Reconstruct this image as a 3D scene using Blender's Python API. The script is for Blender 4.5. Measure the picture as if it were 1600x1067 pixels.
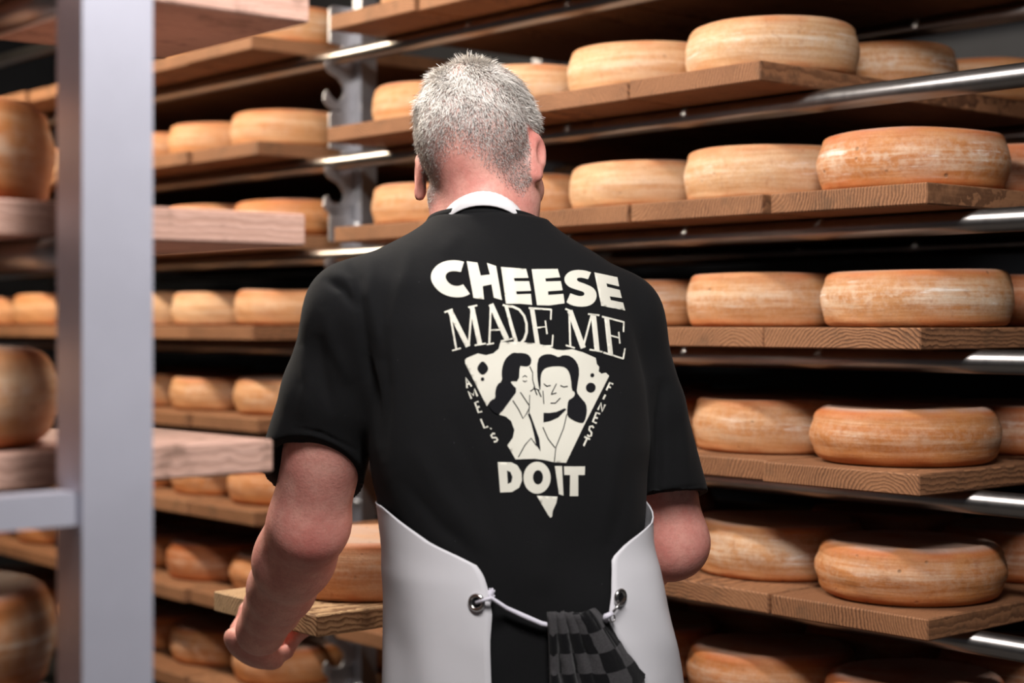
import bpy, bmesh, math, random
import numpy as np
from mathutils import Vector, Matrix, Euler
from mathutils.bvhtree import BVHTree
from mathutils.geometry import delaunay_2d_cdt

for o in list(bpy.data.objects):
    bpy.data.objects.remove(o, do_unlink=True)
scene = bpy.context.scene
COL = scene.collection
PI = math.pi
random.seed(7)
rng = np.random.default_rng(7)

# ------------------------------------------------------------------ camera
FPX = 2590.0          # focal length in pixels of a 1600 px wide frame
ZC = 1.38             # camera height
HOR = 505.0           # horizon row in the photograph
cam_data = bpy.data.cameras.new('camera')
cam = bpy.data.objects.new('camera', cam_data)
COL.objects.link(cam)
cam.location = (0, 0, ZC)
cam.rotation_euler = (PI / 2, 0, 0)
cam_data.sensor_width = 36.0
cam_data.lens = FPX / 1600 * 36.0
cam_data.shift_y = (HOR - 533.5) / 1600
cam_data.clip_start = 0.05
cam_data.dof.use_dof = True
cam_data.dof.focus_distance = 2.36
cam_data.dof.aperture_fstop = 2.8
scene.camera = cam

# ------------------------------------------------------------------ world, lights, exposure
world = bpy.data.worlds.new('world')
scene.world = world
world.use_nodes = True
world.node_tree.nodes['Background'].inputs[0].default_value = (0.80, 0.86, 1.0, 1)
world.node_tree.nodes['Background'].inputs[1].default_value = 0.035

vs = scene.view_settings
vs.view_transform = 'Standard'
vs.look = 'None'
vs.exposure = 0.0
vs.gamma = 1.0
vs.use_curve_mapping = False

# rack frame: s runs along the rack (away to the left), d runs into the rack
P0 = Vector((0.632, 2.53, 0))
U = Vector((-0.652, 0.758, 0)).normalized()
V = Vector((0.758, 0.652, 0)).normalized()
RACK_ROT = math.atan2(V.y, V.x) - PI / 2      # local y -> V, local x -> -U


def rk(s, d, z):
    """rack coordinates -> world"""
    return P0 + U * s + V * d + Vector((0, 0, z))


def area_light(name, loc, target, sx, sy, power, color, rz=None):
    ld = bpy.data.lights.new(name, 'AREA')
    ld.shape = 'RECTANGLE'
    ld.size, ld.size_y = sx, sy
    ld.energy = power
    ld.color = color
    lo = bpy.data.objects.new(name, ld)
    COL.objects.link(lo)
    lo.location = loc
    dirv = (Vector(target) - Vector(loc)).normalized()
    z = -dirv
    x = U.copy()
    x = (x - z * x.dot(z)).normalized()
    y = z.cross(x)
    lo.rotation_euler = Matrix((x, y, z)).transposed().to_euler()
    return lo


# strip lamps under the ceiling of the aisle, x axis along the rack
area_light('aisle_strip_lamp', (0.08, 0.92, 2.62), (0.10, 2.40, 1.2), 0.9, 0.26, 57, (1.0, 0.96, 0.94))
area_light('aisle_strip_lamp', rk(1.15, -0.95, 2.62), rk(0.95, -0.10, 1.2), 1.1, 0.09, 40, (1.0, 0.93, 0.84))
area_light('aisle_strip_lamp', rk(3.1, -0.95, 2.62), rk(2.9, -0.10, 1.2), 1.1, 0.09, 60, (1.0, 0.84, 0.64))


# ------------------------------------------------------------------ node helpers
class NT:
    def __init__(self, name):
        self.mat = bpy.data.materials.new(name)
        self.mat.use_nodes = True
        self.t = self.mat.node_tree
        self.n = self.t.nodes
        self.bsdf = self.n['Principled BSDF']

    def node(self, typ, **kw):
        nd = self.n.new(typ)
        for k, v in kw.items():
            setattr(nd, k, v)
        return nd

    def put(self, sock, val):
        if val is None:
            return
        if hasattr(val, 'is_output') or isinstance(val, bpy.types.NodeSocket):
            self.t.links.new(val, sock)
        else:
            if isinstance(val, (tuple, list)) and len(val) == 3 and sock.type == 'RGBA':
                val = (*val, 1)
            sock.default_value = val

    def math(self, op, a, b=None, c=None, clamp=False):
        nd = self.node('ShaderNodeMath', operation=op, use_clamp=clamp)
        self.put(nd.inputs[0], a)
        if b is not None:
            self.put(nd.inputs[1], b)
        if c is not None:
            self.put(nd.inputs[2], c)
        return nd.outputs[0]

    def vmath(self, op, a, b=None):
        nd = self.node('ShaderNodeVectorMath', operation=op)
        self.put(nd.inputs[0], a)
        if b is not None:
            self.put(nd.inputs[1], b)
        return nd.outputs[0]

    def noise(self, vec, scale, detail=4, rough=0.55, dist=0.0):
        nd = self.node('ShaderNodeTexNoise')
        self.put(nd.inputs['Vector'], vec)
        nd.inputs['Scale'].default_value = scale
        nd.inputs['Detail'].default_value = detail
        nd.inputs['Roughness'].default_value = rough
        nd.inputs['Distortion'].default_value = dist
        return nd.outputs['Fac']

    def mix(self, fac, a, b, blend='MIX'):
        nd = self.node('ShaderNodeMix', data_type='RGBA', blend_type=blend)
        self.put(nd.inputs[0], fac)
        self.put(nd.inputs[6], a)
        self.put(nd.inputs[7], b)
        return nd.outputs[2]

    def ramp(self, fac, stops):
        nd = self.node('ShaderNodeValToRGB')
        self.put(nd.inputs[0], fac)
        el = nd.color_ramp.elements
        while len(el) < len(stops):
            el.new(0.5)
        for e, (p, c) in zip(el, stops):
            e.position = p
            e.color = (*c, 1) if len(c) == 3 else c
        return nd.outputs[0]

    def rng(self, val, a, b, c=0.0, d=1.0, smooth=True):
        nd = self.node('ShaderNodeMapRange', interpolation_type='SMOOTHSTEP' if smooth else 'LINEAR')
        self.put(nd.inputs[0], val)
        for i, v in enumerate((a, b, c, d)):
            nd.inputs[i + 1].default_value = v
        return nd.outputs[0]

    def sep(self, vec):
        nd = self.node('ShaderNodeSeparateXYZ')
        self.put(nd.inputs[0], vec)
        return nd.outputs

    def comb(self, x, y, z):
        nd = self.node('ShaderNodeCombineXYZ')
        for i, v in enumerate((x, y, z)):
            self.put(nd.inputs[i], v)
        return nd.outputs[0]

    def coord(self, which='Object'):
        return self.node('ShaderNodeTexCoord').outputs[which]

    def bump(self, h, strength=0.3, dist=0.002):
        nd = self.node('ShaderNodeBump')
        nd.inputs['Strength'].default_value = strength
        nd.inputs['Distance'].default_value = dist
        self.put(nd.inputs['Height'], h)
        self.t.links.new(nd.outputs[0], self.bsdf.inputs['Normal'])

    def out(self, color=None, rough=None, metal=None, spec=None, **kw):
        self.put(self.bsdf.inputs['Base Color'], color)
        self.put(self.bsdf.inputs['Roughness'], rough)
        self.put(self.bsdf.inputs['Metallic'], metal)
        self.put(self.bsdf.inputs['Specular IOR Level'], spec)
        for k, v in kw.items():
            self.put(self.bsdf.inputs[k.replace('_', ' ')], v)
        return self.mat


def srgb(r, g, b):
    f = lambda c: (c / 255 / 12.92) if c / 255 <= 0.04045 else ((c / 255 + 0.055) / 1.055) ** 2.4
    return (f(r), f(g), f(b))


# ------------------------------------------------------------------ materials
def mat_cheese():
    m = NT('washed_rind')
    oi = m.node('ShaderNodeObjectInfo')
    tint, rnd = oi.outputs['Color'], oi.outputs['Random']
    age = oi.outputs['Alpha']
    co = m.coord('Object')
    off = m.vmath('MULTIPLY', m.comb(rnd, rnd, rnd), (37.0, 53.0, 71.0))
    p = m.vmath('ADD', co, off)
    x, y, z = m.sep(co)
    h = m.math('DIVIDE', z, 0.092)                       # 0 bottom .. 1 top
    r = m.math('SQRT', m.math('ADD', m.math('MULTIPLY', x, x), m.math('MULTIPLY', y, y)))
    # streaks that run round the rim
    pst = m.vmath('MULTIPLY', p, (5.0, 5.0, 95.0))
    streak = m.noise(pst, 1.0, 5, 0.62)
    fine = m.noise(m.vmath('MULTIPLY', p, (14.0, 14.0, 210.0)), 1.0, 3, 0.6)
    blotch = m.noise(p, 13.0, 5, 0.6)
    grain = m.noise(p, 220.0, 4, 0.7)
    base = m.mix(m.rng(streak, 0.32, 0.68), m.mix(1.0, tint, (0.80, 0.66, 0.52), 'MULTIPLY'), tint)
    base = m.mix(m.rng(blotch, 0.35, 0.72, 0.0, 0.45), base, m.mix(1.0, tint, (0.86, 0.62, 0.44), 'MULTIPLY'))
    # pale bloom along the middle of the rim
    mid = m.math('SUBTRACT', 1.0, m.math('MULTIPLY', m.math('ABSOLUTE', m.math('SUBTRACT', h, 0.52)), 2.3), clamp=True)
    bloom = m.math('MULTIPLY', m.rng(m.math('ADD', m.math('MULTIPLY', streak, 0.6), m.math('MULTIPLY', blotch, 0.4)), 0.44, 0.64), mid)
    base = m.mix(m.math('MULTIPLY', bloom, m.math('ADD', 0.30, m.math('MULTIPLY', age, 0.5))), base, (0.74, 0.62, 0.48))
    mot = m.noise(p, 70.0, 6, 0.75)
    base = m.mix(m.math('MULTIPLY', m.rng(mot, 0.42, 0.62), m.math('MULTIPLY', mid, m.math('ADD', 0.12, m.math('MULTIPLY', age, 0.38)))), base, (0.70, 0.58, 0.46))
    base = m.mix(m.math('MULTIPLY', m.rng(m.noise(p, 48.0, 5, 0.7), 0.56, 0.72), 0.45), base, m.mix(1.0, tint, (0.55, 0.36, 0.24), 'MULTIPLY'))
    # white mould in short streaks
    wst = m.noise(m.vmath('MULTIPLY', p, (8.0, 8.0, 120.0)), 1.0, 6, 0.7)
    white = m.math('MULTIPLY', m.rng(wst, 0.55, 0.63), m.math('MULTIPLY', mid, m.rng(blotch, 0.45, 0.6)))
    base = m.mix(m.math('MULTIPLY', white, m.math('MULTIPLY', age, 0.9)), base, (0.88, 0.84, 0.78))
    # red-orange smear at the two edges
    edge = m.rng(m.math('ABSOLUTE', m.math('SUBTRACT', h, 0.5)), 0.27, 0.47)
    red = m.math('MULTIPLY', edge, m.rng(m.math('ADD', blotch, m.math('MULTIPLY', fine, 0.3)), 0.45, 0.85, 0.15, 0.85))
    base = m.mix(m.math('MULTIPLY', red, m.math('SUBTRACT', 1.0, m.rng(r, 0.137, 0.120))), base,
                 m.mix(1.0, tint, (0.80, 0.40, 0.22), 'MULTIPLY'))
    # dusty top
    top = m.math('MULTIPLY', m.rng(h, 0.9, 0.99), m.rng(r, 0.15, 0.125))
    base = m.mix(m.math('MULTIPLY', top, m.rng(blotch, 0.3, 0.6, 0.2, 0.75)), base, (0.52, 0.40, 0.34))
    # dark pits
    vor = m.node('ShaderNodeTexVoronoi')
    m.put(vor.inputs['Vector'], p)
    vor.inputs['Scale'].default_value = 32.0
    pit = m.math('MULTIPLY', m.rng(vor.outputs['Distance'], 0.14, 0.05), m.rng(m.noise(p, 9.0, 2), 0.50, 0.62))
    base = m.mix(m.math('MULTIPLY', pit, 0.6), base, (0.12, 0.08, 0.05))
    base = m.mix(m.rng(grain, 0.3, 0.75, 0.0, 0.28), base, m.mix(1.0, base, (0.62, 0.50, 0.42), 'MULTIPLY'))
    hgt = m.math('ADD', m.math('MULTIPLY', fine, 0.5), m.math('ADD', m.math('MULTIPLY', grain, 0.35), m.math('MULTIPLY', pit, -1.0)))
    m.bump(hgt, 0.6, 0.0025)
    return m.out(base, 0.62, spec=0.35)


def mat_wood(name, light, dark, endf=1.0):
    m = NT(name)
    oi = m.node('ShaderNodeObjectInfo')
    rnd = oi.outputs['Random']
    co = m.coord('Object')
    r2 = m.math('FRACT', m.math('MULTIPLY', rnd, 91.7))
    r3 = m.math('FRACT', m.math('MULTIPLY', rnd, 23.3))
    off = m.comb(m.math('MULTIPLY', m.math('SUBTRACT', rnd, 0.5), 0.50), m.math('MULTIPLY', r3, 7.0),
                 m.math('MULTIPLY', m.math('SUBTRACT', r2, 0.5), 0.34))
    p = m.vmath('ADD', co, off)
    warp = m.noise(m.vmath('MULTIPLY', p, (9.0, 1.3, 9.0)), 1.0, 3, 0.5)
    x, y, z = m.sep(p)
    rr = m.math('SQRT', m.math('ADD', m.math('MULTIPLY', x, x), m.math('MULTIPLY', z, z)))
    rr = m.math('ADD', rr, m.math('ADD', m.math('MULTIPLY', warp, 0.036), m.math('MULTIPLY', m.noise(p, 34.0, 4, 0.6), 0.012)))
    ph = m.math('FRACT', m.math('MULTIPLY', rr, 165.0))
    ring = m.math('MULTIPLY', m.rng(ph, 0.15, 0.85), m.rng(ph, 1.0, 0.9))
    fib = m.noise(m.vmath('MULTIPLY', p, (260.0, 9.0, 260.0)), 1.0, 3, 0.6)
    big = m.noise(m.vmath('MULTIPLY', p, (6.0, 2.0, 6.0)), 1.0, 3, 0.6)
    col = m.mix(m.math('MULTIPLY', ring, m.rng(big, 0.3, 0.7, 0.45, 0.95)), light, dark)
    col = m.mix(m.rng(fib, 0.35, 0.75, 0.0, 0.40), col, m.mix(1.0, col, (0.60, 0.52, 0.45), 'MULTIPLY'))
    col = m.mix(m.rng(r3, 0.0, 1.0, 0.0, 0.45, False), col, m.mix(1.0, col, (0.68, 0.58, 0.50), 'MULTIPLY'))
    stain = m.noise(p, 17.0, 4, 0.65)
    col = m.mix(m.rng(stain, 0.52, 0.74, 0.0, 0.60), col, (0.10, 0.055, 0.03))
    m.bump(m.math('ADD', m.math('MULTIPLY', ring, -0.7), m.math('MULTIPLY', fib, 0.4)), 0.4, 0.0015)
    return m.out(col, 0.72, spec=0.25)


def mat_steel(name, col, rough, aniso=(3.0, 3.0, 90.0)):
    m = NT(name)
    co = m.coord('Object')
    n = m.noise(m.vmath('MULTIPLY', co, aniso), 1.0, 4, 0.6)
    b = m.noise(co, 9.0, 4, 0.6)
    c = m.mix(m.rng(b, 0.3, 0.75, 0.0, 0.5), col, tuple(v * 0.62 for v in col))
    m.bump(n, 0.08, 0.0005)
    return m.out(c, m.math('ADD', rough, m.math('MULTIPLY', n, 0.12)), 1.0)


def mat_plain(name, col, rough=0.8, spec=0.3, bump_scale=None, bump_strength=0.2, var=0.15, **kw):
    m = NT(name)
    co = m.coord('Object')
    n = m.noise(co, 7.0, 4, 0.6)
    c = m.mix(m.rng(n, 0.3, 0.7, 0.0, var), col, tuple(v * 0.55 for v in col))
    if bump_scale:
        m.bump(m.noise(co, bump_scale, 3, 0.6), bump_strength, 0.0012)
    return m.out(c, rough, spec=spec, **kw)


def mat_shirt():
    m = NT('black_cotton')
    co = m.coord('Object')
    n = m.noise(co, 900.0, 2, 0.6)
    l = m.noise(co, 60.0, 3, 0.6)
    c = m.mix(n, (0.0036, 0.0037, 0.0042), (0.0100, 0.0102, 0.0112))
    vor = m.node('ShaderNodeTexVoronoi')
    m.put(vor.inputs['Vector'], co)
    vor.inputs['Scale'].default_value = 55.0
    lint = m.rng(vor.outputs['Distance'], 0.035, 0.02)
    c = m.mix(m.math('MULTIPLY', lint, 0.25), c, (0.25, 0.25, 0.26))
    m.bump(m.math('ADD', m.math('MULTIPLY', n, 0.5), l), 0.25, 0.0012)
    return m.out(c, 0.92, spec=0.18, Sheen_Weight=0.02, Sheen_Roughness=0.5)


def mat_skin():
    m = NT('skin')
    at = m.node('ShaderNodeAttribute', attribute_name='tone')
    r, g, b = m.sep(at.outputs['Vector'])       # r redness, g stubble, b darkness of stubble
    co = m.coord('Object')
    n1 = m.noise(co, 26.0, 5, 0.65)
    n2 = m.noise(co, 230.0, 3, 0.65)
    base = m.mix(m.rng(n1, 0.3, 0.7), (0.82, 0.42, 0.345), (0.70, 0.29, 0.24))
    base = m.mix(m.math('MULTIPLY', r, m.rng(n1, 0.2, 0.7, 0.5, 1.0)), base, (0.55, 0.15, 0.125))
    base = m.mix(m.rng(n2, 0.45, 0.75, 0.0, 0.30), base, (0.42, 0.19, 0.14))
    hairc = m.mix(b, (0.52, 0.45, 0.40), (0.26, 0.19, 0.17))
    base = m.mix(m.math('MULTIPLY', g, m.rng(n2, 0.25, 0.6, 0.45, 0.85)), base, hairc)
    m.bump(m.math('ADD', n2, m.math('MULTIPLY', n1, 1.2)), 0.30, 0.0018)
    return m.out(base, 0.50, spec=0.40, Subsurface_Weight=0.12, Subsurface_Radius=(0.012, 0.005, 0.003), Subsurface_Scale=0.6)


def mat_hair():
    m = NT('grey_hair')
    at = m.node('ShaderNodeAttribute', attribute_name='col')
    return m.out(at.outputs['Color'], 0.45, spec=0.35)


def mat_towel():
    m = NT('checked_towel')
    uv = m.coord('UV')
    ck = m.node('ShaderNodeTexChecker')
    m.put(ck.inputs['Vector'], uv)
    ck.inputs['Scale'].default_value = 1.0
    ck.inputs['Color1'].default_value = (0.006, 0.006, 0.007, 1)
    ck.inputs['Color2'].default_value = (0.065, 0.062, 0.065, 1)
    n = m.noise(m.coord('Object'), 500.0, 3, 0.6)
    c = m.mix(m.rng(n, 0.3, 0.7, 0.0, 0.5), ck.outputs[0], m.mix(1.0, ck.outputs[0], (0.45, 0.45, 0.45), 'MULTIPLY'))
    m.bump(n, 0.5, 0.0015)
    return m.out(c, 0.95, spec=0.1, Sheen_Weight=0.1)


M = {}
M['cheese'] = mat_cheese()
M['wood'] = mat_wood('shelf_board_wood', (0.34, 0.163, 0.080), (0.085, 0.036, 0.018))
M['wood_new'] = mat_wood('carried_board_wood', (0.58, 0.39, 0.22), (0.19, 0.10, 0.05))
M['wood_pale'] = mat_wood('near_board_wood', (0.66, 0.42, 0.34), (0.52, 0.31, 0.24))
M['tube'] = mat_steel('rail_steel', (0.40, 0.37, 0.35), 0.24, (60.0, 60.0, 2.0))
M['plate'] = mat_steel('upright_steel', (0.46, 0.46, 0.49), 0.46)
M['post'] = mat_plain('galvanised_post', (0.58, 0.58, 0.67), 0.45, 0.5, var=0.2, Metallic=0.35)
M['bolt'] = mat_steel('bolt_steel', (0.55, 0.55, 0.56), 0.3)
M['chrome'] = mat_steel('bright_metal', (0.70, 0.68, 0.66), 0.16)
M['wall'] = mat_plain('dark_panel_wall', (0.030, 0.031, 0.036), 0.6, 0.3, var=0.4)
M['floor'] = mat_plain('concrete_floor', (0.11, 0.105, 0.10), 0.6, 0.3, 120, 0.2, 0.4)
M['ceiling'] = mat_plain('ceiling_panel', (0.28, 0.28, 0.29), 0.7, 0.3)
M['shirt'] = mat_shirt()
M['skin'] = mat_skin()
M['hair'] = mat_hair()
M['print'] = mat_plain('cream_print', (0.76, 0.74, 0.64), 0.7, 0.2, 700, 0.2, 0.12)
M['print_black'] = mat_plain('black_print', (0.010, 0.010, 0.012), 0.9, 0.15, 700, 0.2, 0.1)
M['apron'] = mat_plain('white_apron', (0.70, 0.69, 0.72), 0.55, 0.35, 60, 0.1, 0.10)
M['strap'] = mat_plain('white_strap', (0.84, 0.83, 0.84), 0.7, 0.25, 900, 0.3, 0.08)
M['string'] = mat_plain('white_string', (0.72, 0.70, 0.78), 0.8, 0.2, 600, 0.4, 0.1)
M['trousers'] = mat_plain('black_trousers', (0.010, 0.010, 0.012), 0.9, 0.15, 500, 0.2, 0.1)
M['shoe'] = mat_plain('black_shoe', (0.014, 0.014, 0.015), 0.5, 0.4, 200, 0.1, 0.1)
M['towel'] = mat_towel()
M['eye'] = mat_plain('eye_white', (0.75, 0.72, 0.70), 0.2, 0.5)
M['seam'] = mat_plain('shirt_rib', (0.007, 0.0072, 0.008), 0.9, 0.2, 900, 0.3, 0.1)


# ------------------------------------------------------------------ object helpers
def link(o, parent=None):
    COL.objects.link(o)
    if parent is not None:
        o.parent = parent
    return o


def mesh_obj(name, me, mat=None, parent=None, loc=None, smooth=False):
    if mat is not None:
        me.materials.clear()
        me.materials.append(mat)
    if smooth:
        me.polygons.foreach_set('use_smooth', [True] * len(me.polygons))
    o = bpy.data.objects.new(name, me)
    link(o, parent)
    if loc is not None:
        o.location = loc
    return o


def from_py(name, verts, faces, mat, parent=None, loc=None, smooth=False):
    me = bpy.data.meshes.new(name)
    me.from_pydata([tuple(v) for v in verts], [], faces)
    me.update()
    return mesh_obj(name, me, mat, parent, loc, smooth)


def bm_obj(name, bm, mat, parent=None, loc=None, smooth=False):
    me = bpy.data.meshes.new(name)
    bmesh.ops.recalc_face_normals(bm, faces=bm.faces)
    bm.to_mesh(me)
    bm.free()
    return mesh_obj(name, me, mat, parent, loc, smooth)


def empty(name, loc, rz=0.0):
    o = bpy.data.objects.new(name, None)
    COL.objects.link(o)
    o.location = loc
    o.rotation_euler = (0, 0, rz)
    o.empty_display_size = 0.05
    return o


def tag(o, label, cat, group=None):
    o['label'] = label
    o['category'] = cat
    if group:
        o['group'] = group
    return o


def struct(o):
    o['kind'] = 'structure'
    return o


def box_bm(x0, x1, y0, y1, z0, z1, bevel=0.0, bm=None):
    own = bm is None
    if own:
        bm = bmesh.new()
    vs_ = [bm.verts.new(p) for p in ((x0, y0, z0), (x1, y0, z0), (x1, y1, z0), (x0, y1, z0),
                                     (x0, y0, z1), (x1, y0, z1), (x1, y1, z1), (x0, y1, z1))]
    fs = [bm.faces.new([vs_[i] for i in f]) for f in
          ((0, 3, 2, 1), (4, 5, 6, 7), (0, 1, 5, 4), (1, 2, 6, 5), (2, 3, 7, 6), (3, 0, 4, 7))]
    if bevel:
        es = list({e for f in fs for e in f.edges})
        bmesh.ops.bevel(bm, geom=es, offset=bevel, segments=1, affect='EDGES')
    return bm


def tube_path(bm, pts, rad, seg=10, caps=True):
    """sweep a round section along a polyline"""
    pts = [Vector(p) for p in pts]
    if not hasattr(rad, '__len__'):
        rad = [rad] * len(pts)
    rings = []
    ref = None
    for i, p in enumerate(pts):
        t = (pts[min(i + 1, len(pts) - 1)] - pts[max(i - 1, 0)]).normalized()
        if ref is None:
            ref = Vector((0, 0, 1)) if abs(t.z) < 0.9 else Vector((1, 0, 0))
        a = (ref - t * ref.dot(t)).normalized()
        b = t.cross(a)
        ref = a
        rings.append([bm.verts.new(p + (a * math.cos(2 * PI * k / seg) + b * math.sin(2 * PI * k / seg)) * rad[i]) for k in range(seg)])
    for r0, r1 in zip(rings, rings[1:]):
        for k in range(seg):
            bm.faces.new((r0[k], r0[(k + 1) % seg], r1[(k + 1) % seg], r1[k]))
    if caps:
        bm.faces.new(rings[0][::-1])
        bm.faces.new(rings[-1])
    return bm


def torus_bm(bm, c, n, R, r, seg=28, sub=10):
    c, n = Vector(c), Vector(n).normalized()
    a = n.orthogonal().normalized()
    b = n.cross(a)
    ring = []
    for i in range(seg):
        t = 2 * PI * i / seg
        rd = a * math.cos(t) + b * math.sin(t)
        ring.append([bm.verts.new(c + rd * (R + r * math.cos(2 * PI * k / sub)) + n * (r * math.sin(2 * PI * k / sub))) for k in range(sub)])
    for i in range(seg):
        for k in range(sub):
            bm.faces.new((ring[i][k], ring[(i + 1) % seg][k], ring[(i + 1) % seg][(k + 1) % sub], ring[i][(k + 1) % sub]))
    return bm


# ------------------------------------------------------------------ room shell
def slab(name, pts, z0, z1, mat):
    bm = bmesh.new()
    lo = [bm.verts.new((p.x, p.y, z0)) for p in pts]
    hi = [bm.verts.new((p.x, p.y, z1)) for p in pts]
    bm.faces.new(lo[::-1])
    bm.faces.new(hi)
    n = len(pts)
    for i in range(n):
        bm.faces.new((lo[i], lo[(i + 1) % n], hi[(i + 1) % n], hi[i]))
    return struct(bm_obj(name, bm, mat))


slab('floor', [rk(-3, -4.2, 0), rk(6.2, -4.2, 0), rk(6.2, 1.55, 0), rk(-3, 1.55, 0)], -0.1, 0.0, M['floor'])
slab('ceiling', [rk(-3, -4.2, 0), rk(6.2, -4.2, 0), rk(6.2, 1.55, 0), rk(-3, 1.55, 0)], 2.75, 2.85, M['ceiling'])
slab('wall_back', [rk(-3, 1.45, 0), rk(6.2, 1.45, 0), rk(6.2, 1.55, 0), rk(-3, 1.55, 0)], 0.0, 2.75, M['wall'])
slab('wall_left', [rk(6.1, -4.2, 0), rk(6.2, -4.2, 0), rk(6.2, 1.45, 0), rk(6.1, 1.45, 0)], 0.0, 2.75, M['wall'])

# ------------------------------------------------------------------ main rack
TH = 0.034
PITCH = 0.2235


def zrow(k):            # underside of the boards of shelf k
    return ZC - 0.041 + PITCH * (3 - k) + (0.03 if k <= 0 else 0.0)


TUBE_R = 0.0195
ROWS = range(-1, 9)
rack = tag(empty('steel_rack', rk(1.5, 0.5, 0), RACK_ROT), 'long dark steel cheese rack with round horizontal rails and hooked uprights', 'rack')


def rack_child(o):
    """world-built part -> child of the rack with the same place"""
    o.parent = rack
    o.matrix_parent_inverse = (Matrix.Translation(rack.location) @ Matrix.Rotation(RACK_ROT, 4, 'Z')).inverted()
    return o


rail_me = None
S_A, S_B = -1.1, 4.9
for k in ROWS:
    for d in (0.155, 0.88):
        if rail_me is None:
            bm = bmesh.new()
            tube_path(bm, [U * S_A, U * (S_A * .5 + S_B * .5), U * S_B], TUBE_R, 28)
            o = bm_obj('rail', bm, M['tube'], smooth=True)
            rail_me = o.data
        else:
            o = mesh_obj('rail', rail_me)
        o.location = rk(0, d, zrow(k) - TUBE_R - 0.0005)
        rack_child(o)


def sdz(s, d, z):
    return tuple(rk(s, d, z))


def extr(outline, s0, s1):
    """outline of (d, z) pairs extruded along s"""
    bm = bmesh.new()
    A = [bm.verts.new(sdz(s0, d, z)) for d, z in outline]
    B = [bm.verts.new(sdz(s1, d, z)) for d, z in outline]
    n = len(outline)
    bm.faces.new(A)
    bm.faces.new(B[::-1])
    for i in range(n):
        bm.faces.new((A[i], B[i], B[(i + 1) % n], A[(i + 1) % n]))
    bmesh.ops.recalc_face_normals(bm, faces=bm.faces)
    return bm


def arc(cx, cz, r, a0, a1, n=8):
    return [(cx + r * math.cos(math.radians(a0 + (a1 - a0) * i / n)), cz + r * math.sin(math.radians(a0 + (a1 - a0) * i / n))) for i in range(n + 1)]


for su in (-0.62, 1.765, 4.15):
    for side, (df, sg) in enumerate(((0.205, 1), (0.83, -1))):
        post = bm_obj('upright_post', extr([(df, 0.0), (df + sg * 0.045, 0.0), (df + sg * 0.045, 2.3), (df, 2.3)], su, su + 0.034), M['plate'])
        rack_child(post)
        for k in ROWS:
            zt = zrow(k) - TUBE_R - 0.0005     # rail centre
            dt = 0.155 if side == 0 else 0.88
            mir = lambda pts: [(dt + (d - dt) * sg, z) for d, z in pts]
            # hook plate: the rail lies in its cradle, a tongue with a rounded head rises behind, a claw hangs below
            out = [(df + sg * 0.02, zt - 0.115)]
            out += [(dt + sg * 0.045 - sg * 0.0, zt - 0.115)]
            loc = [(0.030, -0.100)] + arc(0.018, -0.070, 0.030, -70, -178, 6) + [(-0.010, -0.062)] + arc(0.018, -0.066, 0.020, 190, 300, 5)[0:6]
            loc += [(0.036, -0.055), (0.030, -0.040)] + [(0.012, -0.030)] + arc(0.0, 0.0, TUBE_R + 0.0008, -60, -165, 8) + arc(0.0, 0.0, TUBE_R + 0.012, -165, -60, 5)[0:0]
            loc2 = [(0.052, -0.135), (0.052, 0.125)] + arc(-0.006, 0.113, 0.012, 90, 180, 4) + [(-0.018, 0.036), (0.020, 0.030)]
            loc2 += arc(0.0, 0.0, TUBE_R + 0.0008, 20, -160, 14)
            loc2 += [(-0.030, -0.010)] + arc(-0.004, -0.016, 0.026, 190, 250, 4)
            loc2 += [(0.010, -0.050)] + arc(-0.004, -0.078, 0.028, 60, -80, 8) + [(-0.016, -0.092), (-0.026, -0.080)] + arc(-0.022, -0.092, 0.012, 110, 200, 4)
            loc2 += arc(-0.002, -0.090, 0.036, 200, 290, 6) + [(0.030, -0.135)]
            sp = su + 0.034 + 0.0005
            pts = [(dt + sg * x, zt + z) for x, z in loc2]
            if zt + 0.13 < 2.35 and zt - 0.14 > 0:
                rack_child(bm_obj('hook_plate', extr(pts, sp, sp + 0.006), M['plate']))
                bm = bmesh.new()
                c = rk(su + 0.017, df - sg * 0.003, zt + 0.075)
                n = V * (-sg)
                tube_path(bm, [c - n * 0.003, c + n * 0.003, c + n * 0.0065], [0.009, 0.009, 0.006], 14)
                rack_child(bm_obj('bolt', bm, M['bolt']))

# ------------------------------------------------------------------ boards and cheese wheels
PW, PL = 0.312, 1.07
plank_me = {}


def plank_mesh(key, mat):
    if key not in plank_me:
        bm = box_bm(-PW / 2, PW / 2, 0, PL, 0, TH, 0.0022)
        me = bpy.data.meshes.new('board')
        bm.to_mesh(me)
        bm.free()
        me.materials.append(mat)
        plank_me[key] = me
    return plank_me[key]


def plank(name, s, d, z, key='wood', mat=None, yaw=0.0):
    o = bpy.data.objects.new(name, plank_mesh(key, mat or M[key]))
    COL.objects.link(o)
    o.location = rk(s, d, z)
    o.rotation_euler = (0, 0, RACK_ROT + yaw)
    return o


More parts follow.
